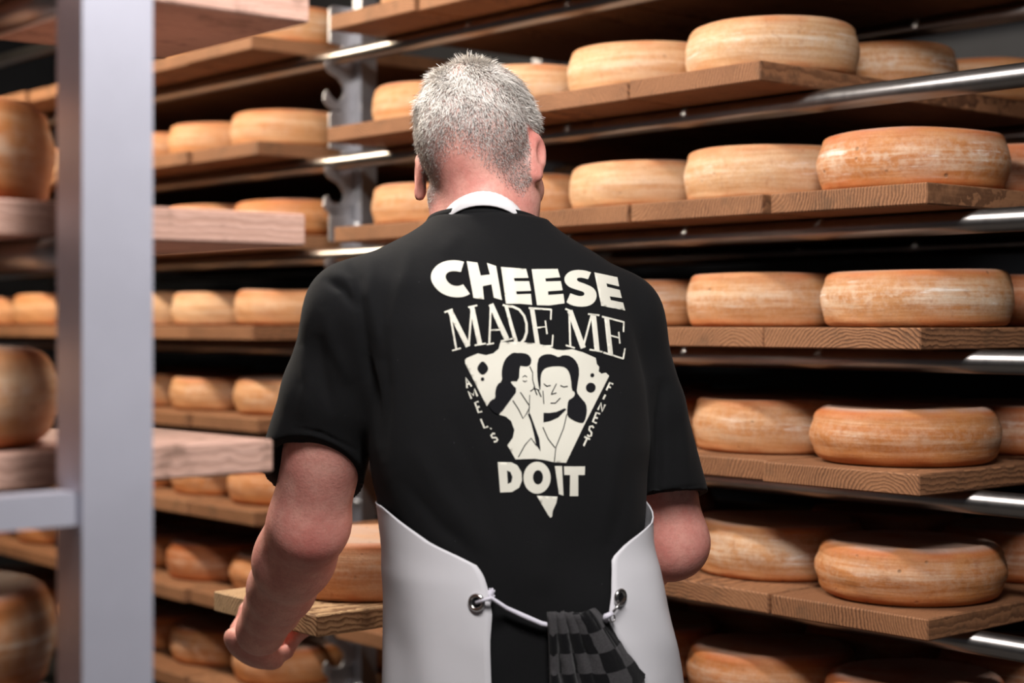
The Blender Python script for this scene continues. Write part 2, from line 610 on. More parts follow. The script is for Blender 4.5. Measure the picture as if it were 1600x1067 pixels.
def wheel_mesh(R, H, rc, bulge, seed, seg=72):
    """lathe profile with a slight bulge, worn rounded edges and a little unevenness"""
    r_ = np.random.default_rng(seed)
    prof = [(0.0, 0.0), (R * 0.45, 0.0), (R * 0.8, 0.0)]
    n = 6
    for i in range(n + 1):
        a = -PI / 2 + PI / 2 * i / n
        prof.append((R - bulge - rc + rc * math.cos(a), rc * 0.9 + rc * 0.9 * math.sin(a)))
    for i in range(1, 7):
        t = i / 7
        prof.append((R - bulge + bulge * math.sin(PI * t), rc * 0.9 + (H - rc * 1.8) * t))
    for i in range(n + 1):
        a = PI / 2 * i / n
        prof.append((R - bulge - rc + rc * math.cos(a), H - rc * 0.9 + rc * 0.9 * math.sin(a)))
    prof += [(R * 0.78, H - 0.0012), (R * 0.45, H - 0.002), (0.0, H - 0.0022)]
    amp = r_.normal(0, 1, 6) * np.array([0, 0.0022, 0.0016, 0.0010, 0.0008, 0.0006])
    phs = r_.uniform(0, 2 * PI, 6)
    amz = r_.normal(0, 1, 4) * np.array([0, 0.0018, 0.0012, 0.0008])
    phz = r_.uniform(0, 2 * PI, 4)
    verts, faces = [], []
    rings = []
    for j, (r, z) in enumerate(prof):
        if r == 0:
            rings.append([len(verts)])
            verts.append((0, 0, z))
            continue
        row = []
        for k in range(seg):
            t = 2 * PI * k / seg
            rr = r + (sum(amp[i] * math.cos(i * t + phs[i]) for i in range(1, 6)) + 0.0007 * math.sin(9 * t + 140 * z)) * (r / R) ** 3
            zz = z + sum(amz[i] * math.cos(i * t + phz[i]) for i in range(1, 4)) * (z / H) ** 2 * (r / R)
            row.append(len(verts))
            verts.append((rr * math.cos(t), rr * math.sin(t), zz))
        rings.append(row)
    for a, b in zip(rings, rings[1:]):
        for k in range(seg):
            k2 = (k + 1) % seg
            if len(a) == 1:
                faces.append((a[0], b[k2], b[k]))
            elif len(b) == 1:
                faces.append((a[k], a[k2], b[0]))
            else:
                faces.append((a[k], a[k2], b[k2], b[k]))
    me = bpy.data.meshes.new('cheese_wheel')
    me.from_pydata(verts, [], faces)
    me.update()
    me.materials.append(M['cheese'])
    me.polygons.foreach_set('use_smooth', [True] * len(me.polygons))
    return me


WH = [wheel_mesh(0.153, 0.092, 0.012, 0.007, 1), wheel_mesh(0.153, 0.092, 0.017, 0.006, 2),
      wheel_mesh(0.153, 0.092, 0.026, 0.006, 3), wheel_mesh(0.153, 0.092, 0.014, 0.009, 4),
      wheel_mesh(0.153, 0.092, 0.020, 0.007, 5)]


def wheel(s, d, z, var=0, R=0.153, H=0.092, tint=(0.7, 0.45, 0.27), age=0.5, rz=0.0):
    o = bpy.data.objects.new('round_cheese', WH[var])
    COL.objects.link(o)
    o.location = rk(s, d, z + 0.0006)
    o.scale = (R / 0.153, R / 0.153, H / 0.092)
    o.rotation_euler = (0, 0, rz)
    o.color = (*tint, age)
    return o


PALE, TAN, AMBER, RUST = (0.66, 0.43, 0.245), (0.60, 0.325, 0.150), (0.56, 0.245, 0.085), (0.46, 0.17, 0.06)
TONE = {PALE: 'pale cream', TAN: 'tan', AMBER: 'amber', RUST: 'rust-orange'}
SHELF = ['topmost', 'second', 'third', 'fourth', 'fifth', 'sixth', 'seventh', 'lowest visible']
ORD = ['first', 'second', 'third', 'fourth', 'fifth', 'sixth', 'seventh', 'eighth', 'ninth', 'tenth', 'eleventh', 'twelfth']


def slot_s(n):
    return 0.16 + 0.3195 * n if n <= 4 else 2.075 + 0.3195 * (n - 5)


NSLOT = 11
# explicit wheels (shelf, slot): (tint, age, variant, R, H, ds, dd)
SPEC = {
    (1, 1): (PALE, 0.55, 1, .158, .096, 0.0, 0.0), (1, 2): (PALE, 0.2, 0, .153, .094, 0.0, 0.0), (1, 3): (PALE, 0.3, 0, .150, .090, 0.02, 0.0),
    (1, 4): (TAN, 0.1, 1, .150, .092, 0.03, 0.0), (1, 5): (TAN, 0.1, 1, .146, .092, 0.01, 0.0), (1, 6): (TAN, 0.1, 1, .150, .088, 0.0, 0.0),
    (2, 0): (AMBER, 0.95, 3, .158, .098, 0.01, 0.0), (2, 1): (PALE, 0.5, 0, .153, .096, 0.006, 0.0), (2, 2): (PALE, 0.2, 1, .153, .092, 0.0, 0.0),
    (2, 3): (TAN, 0.1, 1, .150, .090, 0.01, 0.0), (2, 4): (TAN, 0.1, 1, .150, .092, 0.03, 0.0), (2, 5): (AMBER, 0.0, 2, .145, .092, 0.0, 0.0),
    (3, 0): (TAN, 1.0, 1, .158, .093, 0.0, 0.0), (3, 1): (TAN, 0.6, 0, .155, .095, 0.004, 0.0), (3, 2): (TAN, 0.4, 1, .150, .09, 0.0, 0.0),
    (4, 0): (AMBER, 0.35, 2, .157, .092, 0.0, -0.03), (4, 1): (TAN, 0.5, 0, .157, .095, 0.0, 0.02),
    (5, 0): (AMBER, 0.30, 2, .157, .092, 0.0, -0.02), (5, 1): (TAN, 1.0, 3, .157, .098, 0.0, 0.02),
    (6, 0): (RUST, 0.2, 2, .155, .09, 0.0, 0.0), (6, 1): (AMBER, 0.3, 4, .155, .093, 0.0, 0.0),
}
CARRY = (5, 2)        # the board the man is drawing out of the rack
PULL = -0.68
for k in range(0, 8):
    nmin = 1 if k in (0, 1) else 0
    for n in range(nmin, NSLOT):
        s = slot_s(n)
        jd = random.uniform(-0.012, 0.012)
        zb = zrow(k)
        carried = (k, n) == CARRY
        where = ('%s from the right' % ORD[n - nmin]) if n <= 4 else ('%s left of the steel upright' % ORD[n - 5])
        if carried:
            pl = plank('cheese_board', s, PULL, zb, 'wood_new')
            tag(pl, 'pale striped wooden board drawn out of the rack in the man\'s hand', 'board', 'boards')
        else:
            pl = plank('cheese_board', s, jd, zb, 'wood', yaw=random.uniform(-0.002, 0.002))
            tag(pl, 'brown wooden board on the %s shelf, %s' % (SHELF[k], where), 'board', 'boards lying across the rack rails')
        zt = zb + TH
        if k == 0 and n > 6:
            continue
        for line in range(3):
            if line == 1 and not (n <= 3 or k >= 4):
                continue
            if line == 2 and not (n == 0 or (k == 1 and n == 1)):
                continue
            if carried and line == 2:
                continue
            if line == 0 and (k, n) in SPEC:
                tint, age, var, R, H, ds, dd = SPEC[(k, n)]
            else:
                if n <= 4:
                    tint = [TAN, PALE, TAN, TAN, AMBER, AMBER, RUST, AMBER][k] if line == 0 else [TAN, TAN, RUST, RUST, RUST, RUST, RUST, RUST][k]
                else:
                    tint = random.choice([[TAN], [TAN, PALE], [TAN, AMBER], [TAN, PALE], [TAN, AMBER, TAN], [TAN, AMBER], [AMBER, AMBER, RUST], [AMBER]][k])
                age = random.uniform(0.0, 0.35) if line == 0 else random.uniform(0.2, 0.5)
                if (k, n, line) == (1, 1, 1):
                    tint, age = TAN, 1.0
                var = random.randrange(5)
                R, H, ds, dd = random.uniform(0.148, 0.153), random.uniform(0.086, 0.096), random.uniform(-.003, .003), random.uniform(-.008, .008)
            if carried:
                ds, dd, R, H, var, tint, age = -0.005, PULL + (0.01 if line == 0 else 0.0), 0.150, 0.096, 0, (0.66, 0.37, 0.20), 0.3
            if line >= 1 and not carried:
                dd = 0.004 + max(0.0, SPEC.get((k, n), (0,) * 7)[6])
            d = 0.203 + 0.322 * line + dd
            w = wheel(s + ds, d, zt, var, R, H, tint, age, random.uniform(0, 6.28))
            tone = TONE.get(tint, 'large peach-coloured')
            if carried:
                lab = 'peach-coloured cheese wheel on the drawn-out board, beside the man\'s left arm' if line == 0 else 'peach-coloured cheese wheel on the drawn-out board, behind the front wheel'
            elif line == 0:
                lab = '%s front cheese wheel on the %s shelf, %s' % (tone, SHELF[k], where)
            elif line == 1:
                lab = 'shaded %s cheese behind the front one, %s shelf, %s' % (tone, SHELF[k], where)
            else:
                lab = '%s cheese deepest on its board, %s shelf, %s' % (tone, SHELF[k], where)
            tag(w, lab, 'cheese', 'cheese wheels on the rack')

# ------------------------------------------------------------------ near rack at the left edge of the picture
near = tag(empty('storage_rack', rk(0.1, -1.6, 0), RACK_ROT), 'blurred grey steel rack frame close to the camera at the left', 'rack')


def near_child(o):
    o.parent = near
    o.matrix_parent_inverse = (Matrix.Translation(near.location) @ Matrix.Rotation(RACK_ROT, 4, 'Z')).inverted()
    return o


NZ = [ZC + 0.081 + 0.2355 * i for i in (1, 0, -1, -2, -3)]      # undersides of its boards
near_child(bm_obj('frame_post', extr([(-1.475, 0), (-1.407, 0), (-1.407, 2.2), (-1.475, 2.2)], -0.175, -0.125), M['post']))
near_child(bm_obj('frame_post', extr([(-2.30, 0), (-2.23, 0), (-2.23, 2.2), (-2.30, 2.2)], 0.55, 0.60), M['post']))
near_child(bm_obj('frame_post', extr([(-1.475, 0), (-1.407, 0), (-1.407, 2.2), (-1.475, 2.2)], 0.55, 0.60), M['post']))
near_child(bm_obj('cross_bar', extr([(-2.32, ZC - 0.176), (-1.4755, ZC - 0.176), (-1.4755, ZC - 0.147), (-2.32, ZC - 0.147)], -0.165, -0.135), M['post']))
near_child(bm_obj('cross_bar', extr([(-2.23, 2.1), (-1.4755, 2.1), (-1.4755, 2.14), (-2.23, 2.14)], 0.56, 0.59), M['post']))
for i, z in enumerate(NZ):
    for d in (-1.442, -2.20):
        bm = bmesh.new()
        tube_path(bm, [rk(-0.1245, d, z - 0.0155), rk(0.5495, d, z - 0.0155)], 0.015, 16)
        near_child(bm_obj('rail', bm, M['tube'], smooth=True))
NEAR_END = [-1.150, -1.155, -1.195, -1.41, -1.40]
NEAR_WORD = ['topmost', 'second', 'third', 'fourth', 'fifth']
for i, z in enumerate(NZ):
    for j in range(1):
        s = 0.115 + 0.32 * j
        pl = plank('cheese_board', s, NEAR_END[i] - PL, z, 'wood_pale')
        tag(pl, 'blurred pale board on the near rack, %s from the top' % NEAR_WORD[i], 'board', 'boards of the near rack')
        for c_, dc in enumerate((-1.53, -1.855)):
            if i == 0:
                continue
            w = wheel(s, dc, z + TH, (i + c_) % 5, 0.152, 0.098, random.choice([RUST, AMBER, TAN]), 0.5, random.uniform(0, 6))
            tag(w, 'blurred reddish cheese on the near rack, %s board from top, %s' % (NEAR_WORD[i], ['next to the post', 'behind at the picture edge'][c_]), 'cheese', 'cheese wheels of the near rack')

# ------------------------------------------------------------------ implicit surfaces for the figure
class Field:
    def __init__(self, lo, hi, h):
        self.lo = np.array(lo, dtype=np.float64)
        self.h = h
        self.n = np.ceil((np.array(hi) - self.lo) / h).astype(int) + 1
        self.f = np.full(self.n, 0.5, dtype=np.float32)

    def region(self, lo, hi):
        a = np.clip(np.floor((np.array(lo) - self.lo) / self.h).astype(int), 0, self.n)
        b = np.clip(np.ceil((np.array(hi) - self.lo) / self.h).astype(int) + 1, 0, self.n)
        ax = [(self.lo[i] + self.h * np.arange(a[i], b[i])).astype(np.float32) for i in range(3)]
        return tuple(slice(a[i], b[i]) for i in range(3)), ax[0][:, None, None], ax[1][None, :, None], ax[2][None, None, :]

    def add(self, lo, hi, fn, k=0.02):
        sl, X, Y, Z = self.region(np.array(lo) - k - .012, np.array(hi) + k + .012)
        d = fn(X, Y, Z).astype(np.float32)
        a = self.f[sl]
        if k <= 0:
            self.f[sl] = np.minimum(a, d)
        else:
            h = np.clip(0.5 + 0.5 * (a - d) / k, 0, 1)
            self.f[sl] = a * (1 - h) + d * h - k * h * (1 - h)

    def sub(self, lo, hi, fn, k=0.01):
        sl, X, Y, Z = self.region(np.array(lo) - k - .01, np.array(hi) + k + .01)
        d = -fn(X, Y, Z).astype(np.float32)
        a = self.f[sl]
        h = np.clip(0.5 - 0.5 * (a - d) / k, 0, 1)
        self.f[sl] = a * (1 - h) + d * h + k * h * (1 - h)

    def cone(self, p, q, r0, r1, k=0.02, cut=None, sub=False):
        p, q = np.array(p, float), np.array(q, float)
        r = max(r0, r1)

        def fn(X, Y, Z):
            e = q - p
            L = e @ e
            t = np.clip(((X - p[0]) * e[0] + (Y - p[1]) * e[1] + (Z - p[2]) * e[2]) / L, 0, 1)
            d = np.sqrt((X - p[0] - t * e[0]) ** 2 + (Y - p[1] - t * e[1]) ** 2 + (Z - p[2] - t * e[2]) ** 2) - (r0 + (r1 - r0) * t)
            if cut is not None:
                d = np.maximum(d, cut(X, Y, Z))
            return d
        (self.sub if sub else self.add)(np.minimum(p, q) - r, np.maximum(p, q) + r, fn, k)

    def chain(self, pts, rad, k=0.012):
        for a, b, r0, r1 in zip(pts, pts[1:], rad, rad[1:]):
            self.cone(a, b, r0, r1, k)

    def ell(self, c, r, R=None, k=0.02, sub=False):
        c, r = np.array(c, float), np.array(r, float)
        R = np.eye(3) if R is None else np.array(R)
        m = r.max()

        def fn(X, Y, Z):
            x, y, z = X - c[0], Y - c[1], Z - c[2]
            a = R[0, 0] * x + R[1, 0] * y + R[2, 0] * z
            b = R[0, 1] * x + R[1, 1] * y + R[2, 1] * z
            g = R[0, 2] * x + R[1, 2] * y + R[2, 2] * z
            k0 = np.sqrt((a / r[0]) ** 2 + (b / r[1]) ** 2 + (g / r[2]) ** 2)
            k1 = np.sqrt((a / r[0] ** 2) ** 2 + (b / r[1] ** 2) ** 2 + (g / r[2] ** 2) ** 2) + 1e-6
            return k0 * (k0 - 1) / k1
        (self.sub if sub else self.add)(c - m, c + m, fn, k)

    def mesh(self, smooth=1):
        f = self.f
        s = f < 0
        c = np.zeros(np.array(f.shape) - 1, dtype=np.int8)
        for i in (0, 1):
            for j in (0, 1):
                for l in (0, 1):
                    c += s[i:f.shape[0] - 1 + i, j:f.shape[1] - 1 + j, l:f.shape[2] - 1 + l]
        mask = (c > 0) & (c < 8)
        cells = np.argwhere(mask)
        idx = np.full(mask.shape, -1, dtype=np.int32)
        idx[mask] = np.arange(len(cells), dtype=np.int32)
        corner = np.array([(i, j, l) for i in (0, 1) for j in (0, 1) for l in (0, 1)])
        val = np.stack([f[cells[:, 0] + a, cells[:, 1] + b, cells[:, 2] + g] for a, b, g in corner], 1)
        acc = np.zeros((len(cells), 3))
        cnt = np.zeros(len(cells))
        for a in range(8):
            for b in range(a + 1, 8):
                if np.abs(corner[a] - corner[b]).sum() != 1:
                    continue
                va, vb = val[:, a], val[:, b]
                cr = (va < 0) != (vb < 0)
                t = np.where(cr, va / np.where(cr, va - vb, 1), 0)
                acc += np.where(cr[:, None], corner[a] + t[:, None] * (corner[b] - corner[a]), 0)
                cnt += cr
        verts = self.lo + self.h * (cells + acc / cnt[:, None])
        faces = []
        for ax in range(3):
            sl0 = [slice(1, -1)] * 3
            sl1 = [slice(1, -1)] * 3
            sl0[ax] = slice(0, -1)
            sl1[ax] = slice(1, None)
            A, B = s[tuple(sl0)], s[tuple(sl1)]
            e = np.argwhere(A != B)
            inside = A[e[:, 0], e[:, 1], e[:, 2]]
            off = np.ones(3, int)
            off[ax] = 0
            e = e + off
            o1, o2 = [(1, 2), (2, 0), (0, 1)][ax]
            d1 = np.zeros(3, int); d1[o1] = 1
            d2 = np.zeros(3, int); d2[o2] = 1
            q = [e - d1 - d2, e - d2, e, e - d1]
            quad = np.stack([idx[c_[:, 0], c_[:, 1], c_[:, 2]] for c_ in q], 1)
            quad[~inside] = quad[~inside][:, ::-1]
            faces.append(quad)
        faces = np.concatenate(faces)
        faces = faces[(faces >= 0).all(1)]
        for _ in range(smooth):
            a = np.zeros_like(verts)
            n = np.zeros(len(verts))
            for i in range(4):
                for j in ((i + 1) % 4, (i + 3) % 4):
                    np.add.at(a, faces[:, i], verts[faces[:, j]])
                    np.add.at(n, faces[:, i], 1)
            verts = verts * 0.5 + 0.5 * a / np.maximum(n, 1)[:, None]
        return verts, faces


def np_mesh(name, verts, faces, mat, parent=None, smooth=True):
    me = bpy.data.meshes.new(name)
    me.vertices.add(len(verts))
    me.vertices.foreach_set('co', np.asarray(verts, dtype=np.float32).ravel())
    n = len(faces)
    w = faces.shape[1]
    me.loops.add(n * w)
    me.loops.foreach_set('vertex_index', np.asarray(faces, dtype=np.int32).ravel())
    me.polygons.add(n)
    me.polygons.foreach_set('loop_start', np.arange(0, n * w, w, dtype=np.int32))
    me.update(calc_edges=True)
    me.validate()
    return mesh_obj(name, me, mat, parent, None, smooth)


FOOT = Vector((0.03, 2.27, 0.0))       # where the man stands


def place(o):
    """meshes of the figure are built around the camera-height origin; move them to the figure's base"""
    me = o.data
    n = len(me.vertices)
    co = np.empty(n * 3, dtype=np.float32)
    me.vertices.foreach_get('co', co)
    co = co.reshape(-1, 3)
    co += np.array([-FOOT.x, -FOOT.y, ZC], dtype=np.float32)
    me.vertices.foreach_set('co', co.ravel())
    me.update()
    return o


# skeleton, heights relative to the camera
SH_L, EL_L, WR_L = np.array((-.210, 2.220, .016)), np.array((-.283, 2.325, -.285)), np.array((-.364, 2.525, -.432))
SH_R, EL_R, WR_R = np.array((.147, 2.345, .004)), np.array((.234, 2.405, -.318)), np.array((.100, 2.655, -.412))
NECK0, NECK1 = np.array((-.036, 2.285, .07)), np.array((-.040, 2.318, .215))
HEAD = np.array((-.0415, 2.318, .221))
RH = np.array((Euler((0, 0, math.radians(-21))).to_matrix() @ Euler((math.radians(-17), 0, 0)).to_matrix() @ Euler((0, math.radians(-8), 0)).to_matrix()))


def hl(x, y, z):
    return HEAD + RH @ np.array((x, y, z))


# torso rings: z, px of centre, centre depth, half width, half depth, yaw (degrees, positive turns his back to the right)
TORSO = np.array([
    (.150, 762, 2.290, .070, .072, 18), (.125, 763, 2.288, .095, .085, 20), (.095, 765, 2.285, .145, .100, 21), (.055, 768, 2.280, .185, .116, 21),
    (.000, 776, 2.272, .196, .128, 21), (-.080, 788, 2.262, .196, .134, 20), (-.170, 801, 2.252, .194, .134, 18), (-.250, 806, 2.245, .181, .130, 16),
    (-.300, 809, 2.242, .173, .127, 14), (-.360, 821, 2.242, .177, .129, 12), (-.420, 829, 2.246, .183, .131, 10), (-.500, 833, 2.250, .190, .133, 9),
    (-.640, 836, 2.255, .192, .132, 8)])[::-1]


_zf = np.linspace(TORSO[0, 0], TORSO[-1, 0], 240)
_tf = [np.interp(_zf, TORSO[:, 0], TORSO[:, i]) for i in range(6)]
_k = np.exp(-np.linspace(-2.2, 2.2, 19) ** 2)
_k /= _k.sum()
_tf = [np.convolve(np.pad(c, 9, mode='edge'), _k, mode='valid') for c in _tf]


def ring(z, grow=0.0):
    zz = np.clip(z, TORSO[0, 0], TORSO[-1, 0])
    g = lambda i: np.interp(zz, _zf, _tf[i])
    cy = g(2)
    return (g(1) - 800) / FPX * cy, cy, g(3) + grow, g(4) + grow, np.radians(g(5))


def torso_fn(grow, z0, z1, p=2.35, folds=0.0):
    def fn(X, Y, Z):
        cx, cy, a, b, yw = ring(Z, grow)
        x, y = X - cx, Y - cy
        c, s = np.cos(yw), np.sin(yw)
        lx, ly = x * c + y * s, -x * s + y * c
        q = ((np.abs(lx) / a) ** p + (np.abs(ly) / b) ** p) ** (1 / p)
        d = (q - 1) * np.minimum(a, b)
        if folds:
            ang = np.arctan2(lx, -ly)
            d = d + folds * (np.sin(ang * 7 + Z * 9 + 1.3) * np.clip((-Z - .02) * 5, 0, 1) * .6
                             + np.sin((lx * 26 - Z * 17)) * np.clip(1 - np.abs(Z + .20) * 4, 0, 1) * .5
                             + np.sin((lx * 22 + Z * 30 + 2)) * np.clip(1 - np.abs(Z + .33) * 7, 0, 1) * .6)
        return np.maximum(d, np.maximum(Z - z1, z0 - Z))
    return fn


# ---- body: one continuous surface from the head to the hips
B = Field((-.50, 2.06, -.66), (.36, 2.92, .40), 0.0031)
T_LO, T_HI = (-.3, 2.05, -.66), (.35, 2.45, .16)
B.add(T_LO, T_HI, torso_fn(-.020, -.64, .11), .02)
B.cone(NECK0, SH_L + (0.01, 0, -.005), .055, .048, .03)
B.cone(NECK0, SH_R + (-.01, 0, -.005), .055, .048, .03)
B.cone(NECK0, NECK1, .066, .060, .03)
B.cone((-.036, 2.262, .10), (-.040, 2.285, .20), .050, .046, .03)
# head
B.ell(hl(0, -.012, .046), (.0800, .099, .090), RH, .02)
B.ell(hl(0, -.020, .074), (.0735, .088, .060), RH, .02)
B.ell(hl(0, -.040, .020), (.070, .066, .070), RH, .03)
B.ell(hl(0, .040, -.020), (.064, .062, .085), RH, .03)
B.cone(hl(0, .045, -.075), hl(0, .078, -.098), .042, .026, .03)
B.cone(hl(-.045, .015, -.055), hl(-.012, .072, -.095), .026, .020, .03)
B.cone(hl(.045, .015, -.055), hl(.012, .072, -.095), .026, .020, .03)
B.cone(hl(0, .096, .018), hl(0, .116, -.030), .008, .013, .012)
for sx in (-1, 1):
    B.ell(hl(sx * .012, .104, -.033), (.009, .010, .008), RH, .008)
    B.ell(hl(sx * .032, .100, .010), (.017, .014, .011), RH, .012, sub=True)
    B.ell(hl(sx * .032, .080, .008), (.0125, .0125, .0125), RH, .002)
    B.cone(hl(sx * .014, .094, .030), hl(sx * .050, .080, .030), .009, .007, .012)
    B.ell(hl(sx * .048, .062, -.022), (.018, .020, .018), RH, .02)
    # ears: rim, lobe and hollow
    er = RH @ np.array(Euler((math.radians(-10), 0, math.radians(-24 if sx > 0 else 38))).to_matrix())
    e0 = hl(sx * (.083 if sx > 0 else .090), -.010, -.004)
    B.ell(e0, (.0075, .0195, .0325), er, .008)
    B.ell(e0 + er @ np.array((sx * .003, -.006, .004)), (.0062, .0150, .0275), er, .004)
    B.ell(e0 + er @ np.array((sx * .0085, .003, .004)), (.0060, .0095, .0175), er, .004, sub=True)
    B.cone(e0 + er @ np.array((0, .004, -.024)), e0 + er @ np.array((sx * .001, .006, -.030)), .0085, .0075, .006)
B.cone(hl(-.022, .100, -.060), hl(.022, .100, -.060), .006, .006, .008)
B.cone(hl(-.018, .099, -.069), hl(.018, .099, -.069), .0065, .0065, .008)
# cords of the neck on the right, seen under the right ear
B.cone(hl(.060, -.020, -.040), (.010, 2.315, .085), .016, .018, .02)
B.cone(hl(-.058, -.022, -.045), (-.085, 2.290, .085), .014, .018, .02)


def limb(sh, el, wr, out):
    sh, el, wr = map(np.array, (sh, el, wr))
    o = np.array(out, float)
    B.cone(sh, sh * .45 + el * .55, .049, .051, .03)
    B.cone(sh * .45 + el * .55, el, .051, .047, .03)
    back = -np.array((V.x, V.y, 0)) * .012
    B.ell(el + back + (0, 0, -.004), (.033, .032, .038), None, .025)               # point of the elbow
    B.cone(el, el * .62 + wr * .38, .046, .0485, .03)
    B.cone(el * .62 + wr * .38, el * .25 + wr * .75, .0505, .0455, .03)
    B.cone(el * .25 + wr * .75, wr, .0455, .0405, .03)
    m = sh * .30 + el * .70 + o * .012
    B.cone(m, el * .60 + wr * .40 + o * .014, .030, .029, .05)                    # outer forearm muscle
    B.cone(el - o * .018, el * .55 + wr * .45 - o * .014, .030, .032, .03)


limb(SH_L, EL_L, WR_L, (-.80, -.30, -.2))
limb(SH_R, EL_R, WR_R, (.85, .2, -.1))
UV_ = np.array((U.x, U.y, 0.0))
VV_ = np.array((V.x, V.y, 0.0))
ZP = zrow(5) - ZC             # underside of the drawn-out board, relative to the camera
ZT = ZP + TH
# left hand under the front end of the board: palm below, fingers forward under it, thumb up over the end
EDGE = np.array((P0.x, P0.y, 0)) + VV_ * PULL          # + U * s gives the front edge of the board
HL = EDGE + UV_ * (slot_s(2) - 0.156 + .128)           # where the hand takes the edge
palm = HL - VV_ * .042 + (0, 0, ZP - .036)
palm0 = np.array(palm)
B.cone(WR_L, palm * .5 + WR_L * .5, .0405, .040, .02)
pw = np.stack([UV_, np.array((VV_[0] * .75, VV_[1] * .75, -.66)), np.cross(UV_, np.array((VV_[0] * .75, VV_[1] * .75, -.66)))], 1)
B.ell(palm + (0, 0, .006), (.049, .046, .024), pw, .018)
B.cone(palm - UV_ * .030 + (0, 0, .020), palm - UV_ * .028 + VV_ * .03 + (0, 0, -.012), .018, .014, .015)
for fi, (uo, r, ln, dz) in enumerate(((.034, .0095, 1.0, 0), (.012, .0098, 1.08, -.003), (-.010, .0094, 1.02, -.001), (-.031, .0084, .82, .004))):
    k0 = palm + UV_ * uo * .9 + VV_ * .020 + (0, 0, -.010 + dz)
    k1 = palm + UV_ * uo * 1.05 + VV_ * (.030 + .022 * ln) + (0, 0, -.006 + dz)
    k2 = HL + UV_ * uo * 1.1 + VV_ * (.034 * ln) + (0, 0, ZP - .014)
    k3 = HL + UV_ * uo * 1.1 + VV_ * (.060 * ln) + (0, 0, ZP - .009)
    B.chain([palm + UV_ * uo * .6, k0, k1, k2, k3], [r + .003, r + .0035, r + .0015, r, r - .0012], .007)
th = [palm + UV_ * .026 + (0, 0, .012), HL + UV_ * .046 - VV_ * .032 + (0, 0, ZP - .010), HL + UV_ * .050 - VV_ * .016 + (0, 0, ZP + .022),
      HL + UV_ * .046 + VV_ * .004 + (0, 0, ZT + .009), HL + UV_ * .043 + VV_ * .016 + (0, 0, ZT + .0095)]
B.chain(th, [.019, .0155, .0120, .0108, .0090], .008)
# right hand: under the near long edge of the board
SN = slot_s(2) - 0.156
HR = np.array((P0.x, P0.y, 0)) + UV_ * SN + VV_ * (-.312)
pr = HR - UV_ * .050 + (0, 0, ZP - .030)
B.cone(WR_R, pr, .0315, .030, .02)
B.ell(pr + UV_ * .012, (.040, .040, .018), np.stack([VV_, UV_, np.array((0, 0, 1.))], 1), .018)
for vo, r, ln in ((-.032, .0095, .95), (-.010, .0098, 1.05), (.012, .0095, 1.0), (.032, .0085, .8)):
    B.chain([pr + VV_ * vo * .7 + UV_ * .02, pr + VV_ * vo + UV_ * (.055 * ln) + (0, 0, .006), HR + VV_ * vo + UV_ * (.028 * ln) + (0, 0, ZP - .011), HR + VV_ * vo + UV_ * (.05 * ln) + (0, 0, ZP - .0095)],
            [r + .003, r + .001, r, r - .001], .007)
B.chain([pr - VV_ * .028 + (0, 0, .008), HR - VV_ * .052 - UV_ * .012 + (0, 0, ZP + .012), HR - VV_ * .050 + UV_ * .006 + (0, 0, ZT + .010), HR - VV_ * .045 + UV_ * .022 + (0, 0, ZT + .0095)], [.018, .0125, .011, .009], .008)
# the board itself leaves no room for flesh
brd_lo = (-.75, 2.3, ZP)
Pn = np.array((P0.x, P0.y, 0))


def board_fn(X, Y, Z):
    sx = (X - Pn[0]) * UV_[0] + (Y - Pn[1]) * UV_[1]
    dx = (X - Pn[0]) * VV_[0] + (Y - Pn[1]) * VV_[1]
    return np.maximum(np.maximum(np.abs(sx - slot_s(2)) - PW / 2 - .0012, np.abs(dx - PULL - PL / 2) - PL / 2 - .0012), np.abs(Z - ZP - TH / 2) - TH / 2 - .0012)


B.sub((-.52, 2.4, ZP - .01), (.36, 2.92, ZT + .01), board_fn, .002)
bv, bf = B.mesh(1)
person = np_mesh('person', bv, bf, M['skin'])
# skin tone attribute: redness at elbows, ears, neck; stubble on the scalp
loc = (bv - HEAD) @ RH
hx, hy, hz = loc[:, 0], loc[:, 1], loc[:, 2]
sm = lambda a, b, v: np.clip((v - a) / (b - a), 0, 1) ** 2 * (3 - 2 * np.clip((v - a) / (b - a), 0, 1))
near_head = (np.abs(hx) < .095) & (np.abs(hy) < .13) & (hz > -.12) & (hz < .16)
nape = -.040 + .012 * np.cos(hx * 60) - .020 * sm(.03, .07, np.abs(hx))       # lower hairline at the back
side = .040 + 0 * hx
line_ = np.where(hy < -.025, nape, np.where(hy < .03, nape + (side - nape) * sm(-.025, .0, hy), side + (hy - .03) * 1.3))
scalp = sm(-.008, np.where(hy < -.02, .052 - .030 * sm(.035, .07, np.abs(hx)), .03), hz - line_) * near_head * (hy < .09)
ear = (np.abs(hx) > .0795) & (hz < .035) & (hz > -.05)
scalp[ear] = 0
beard = near_head * sm(-.045, -.065, hz) * sm(.01, .04, hy) * .5
tone = np.zeros((len(bv), 4), dtype=np.float32)
g = lambda c, r: np.exp(-((bv - np.array(c)) ** 2).sum(1) / r ** 2)
tone[:, 0] = np.clip(.95 * g(EL_L + (-.0, -.03, -.02), .050) + .7 * g(EL_R, .075) + .45 * ear + .25 * g((-.036, 2.24, .14), .07) + .35 * g(palm0, .08), 0, 1)
tone[:, 1] = np.clip(scalp * .85 + beard, 0, 1)
tone[:, 2] = np.clip(sm(.07, -.02, hz) * .9, 0, 1)
tone[:, 3] = 1
at = person.data.attributes.new('tone', 'FLOAT_COLOR', 'POINT')
at.data.foreach_set('color', tone.ravel())
place(person)
person.location = FOOT
tag(person, 'man seen from behind in a black printed T-shirt and white apron drawing out a board', 'person')

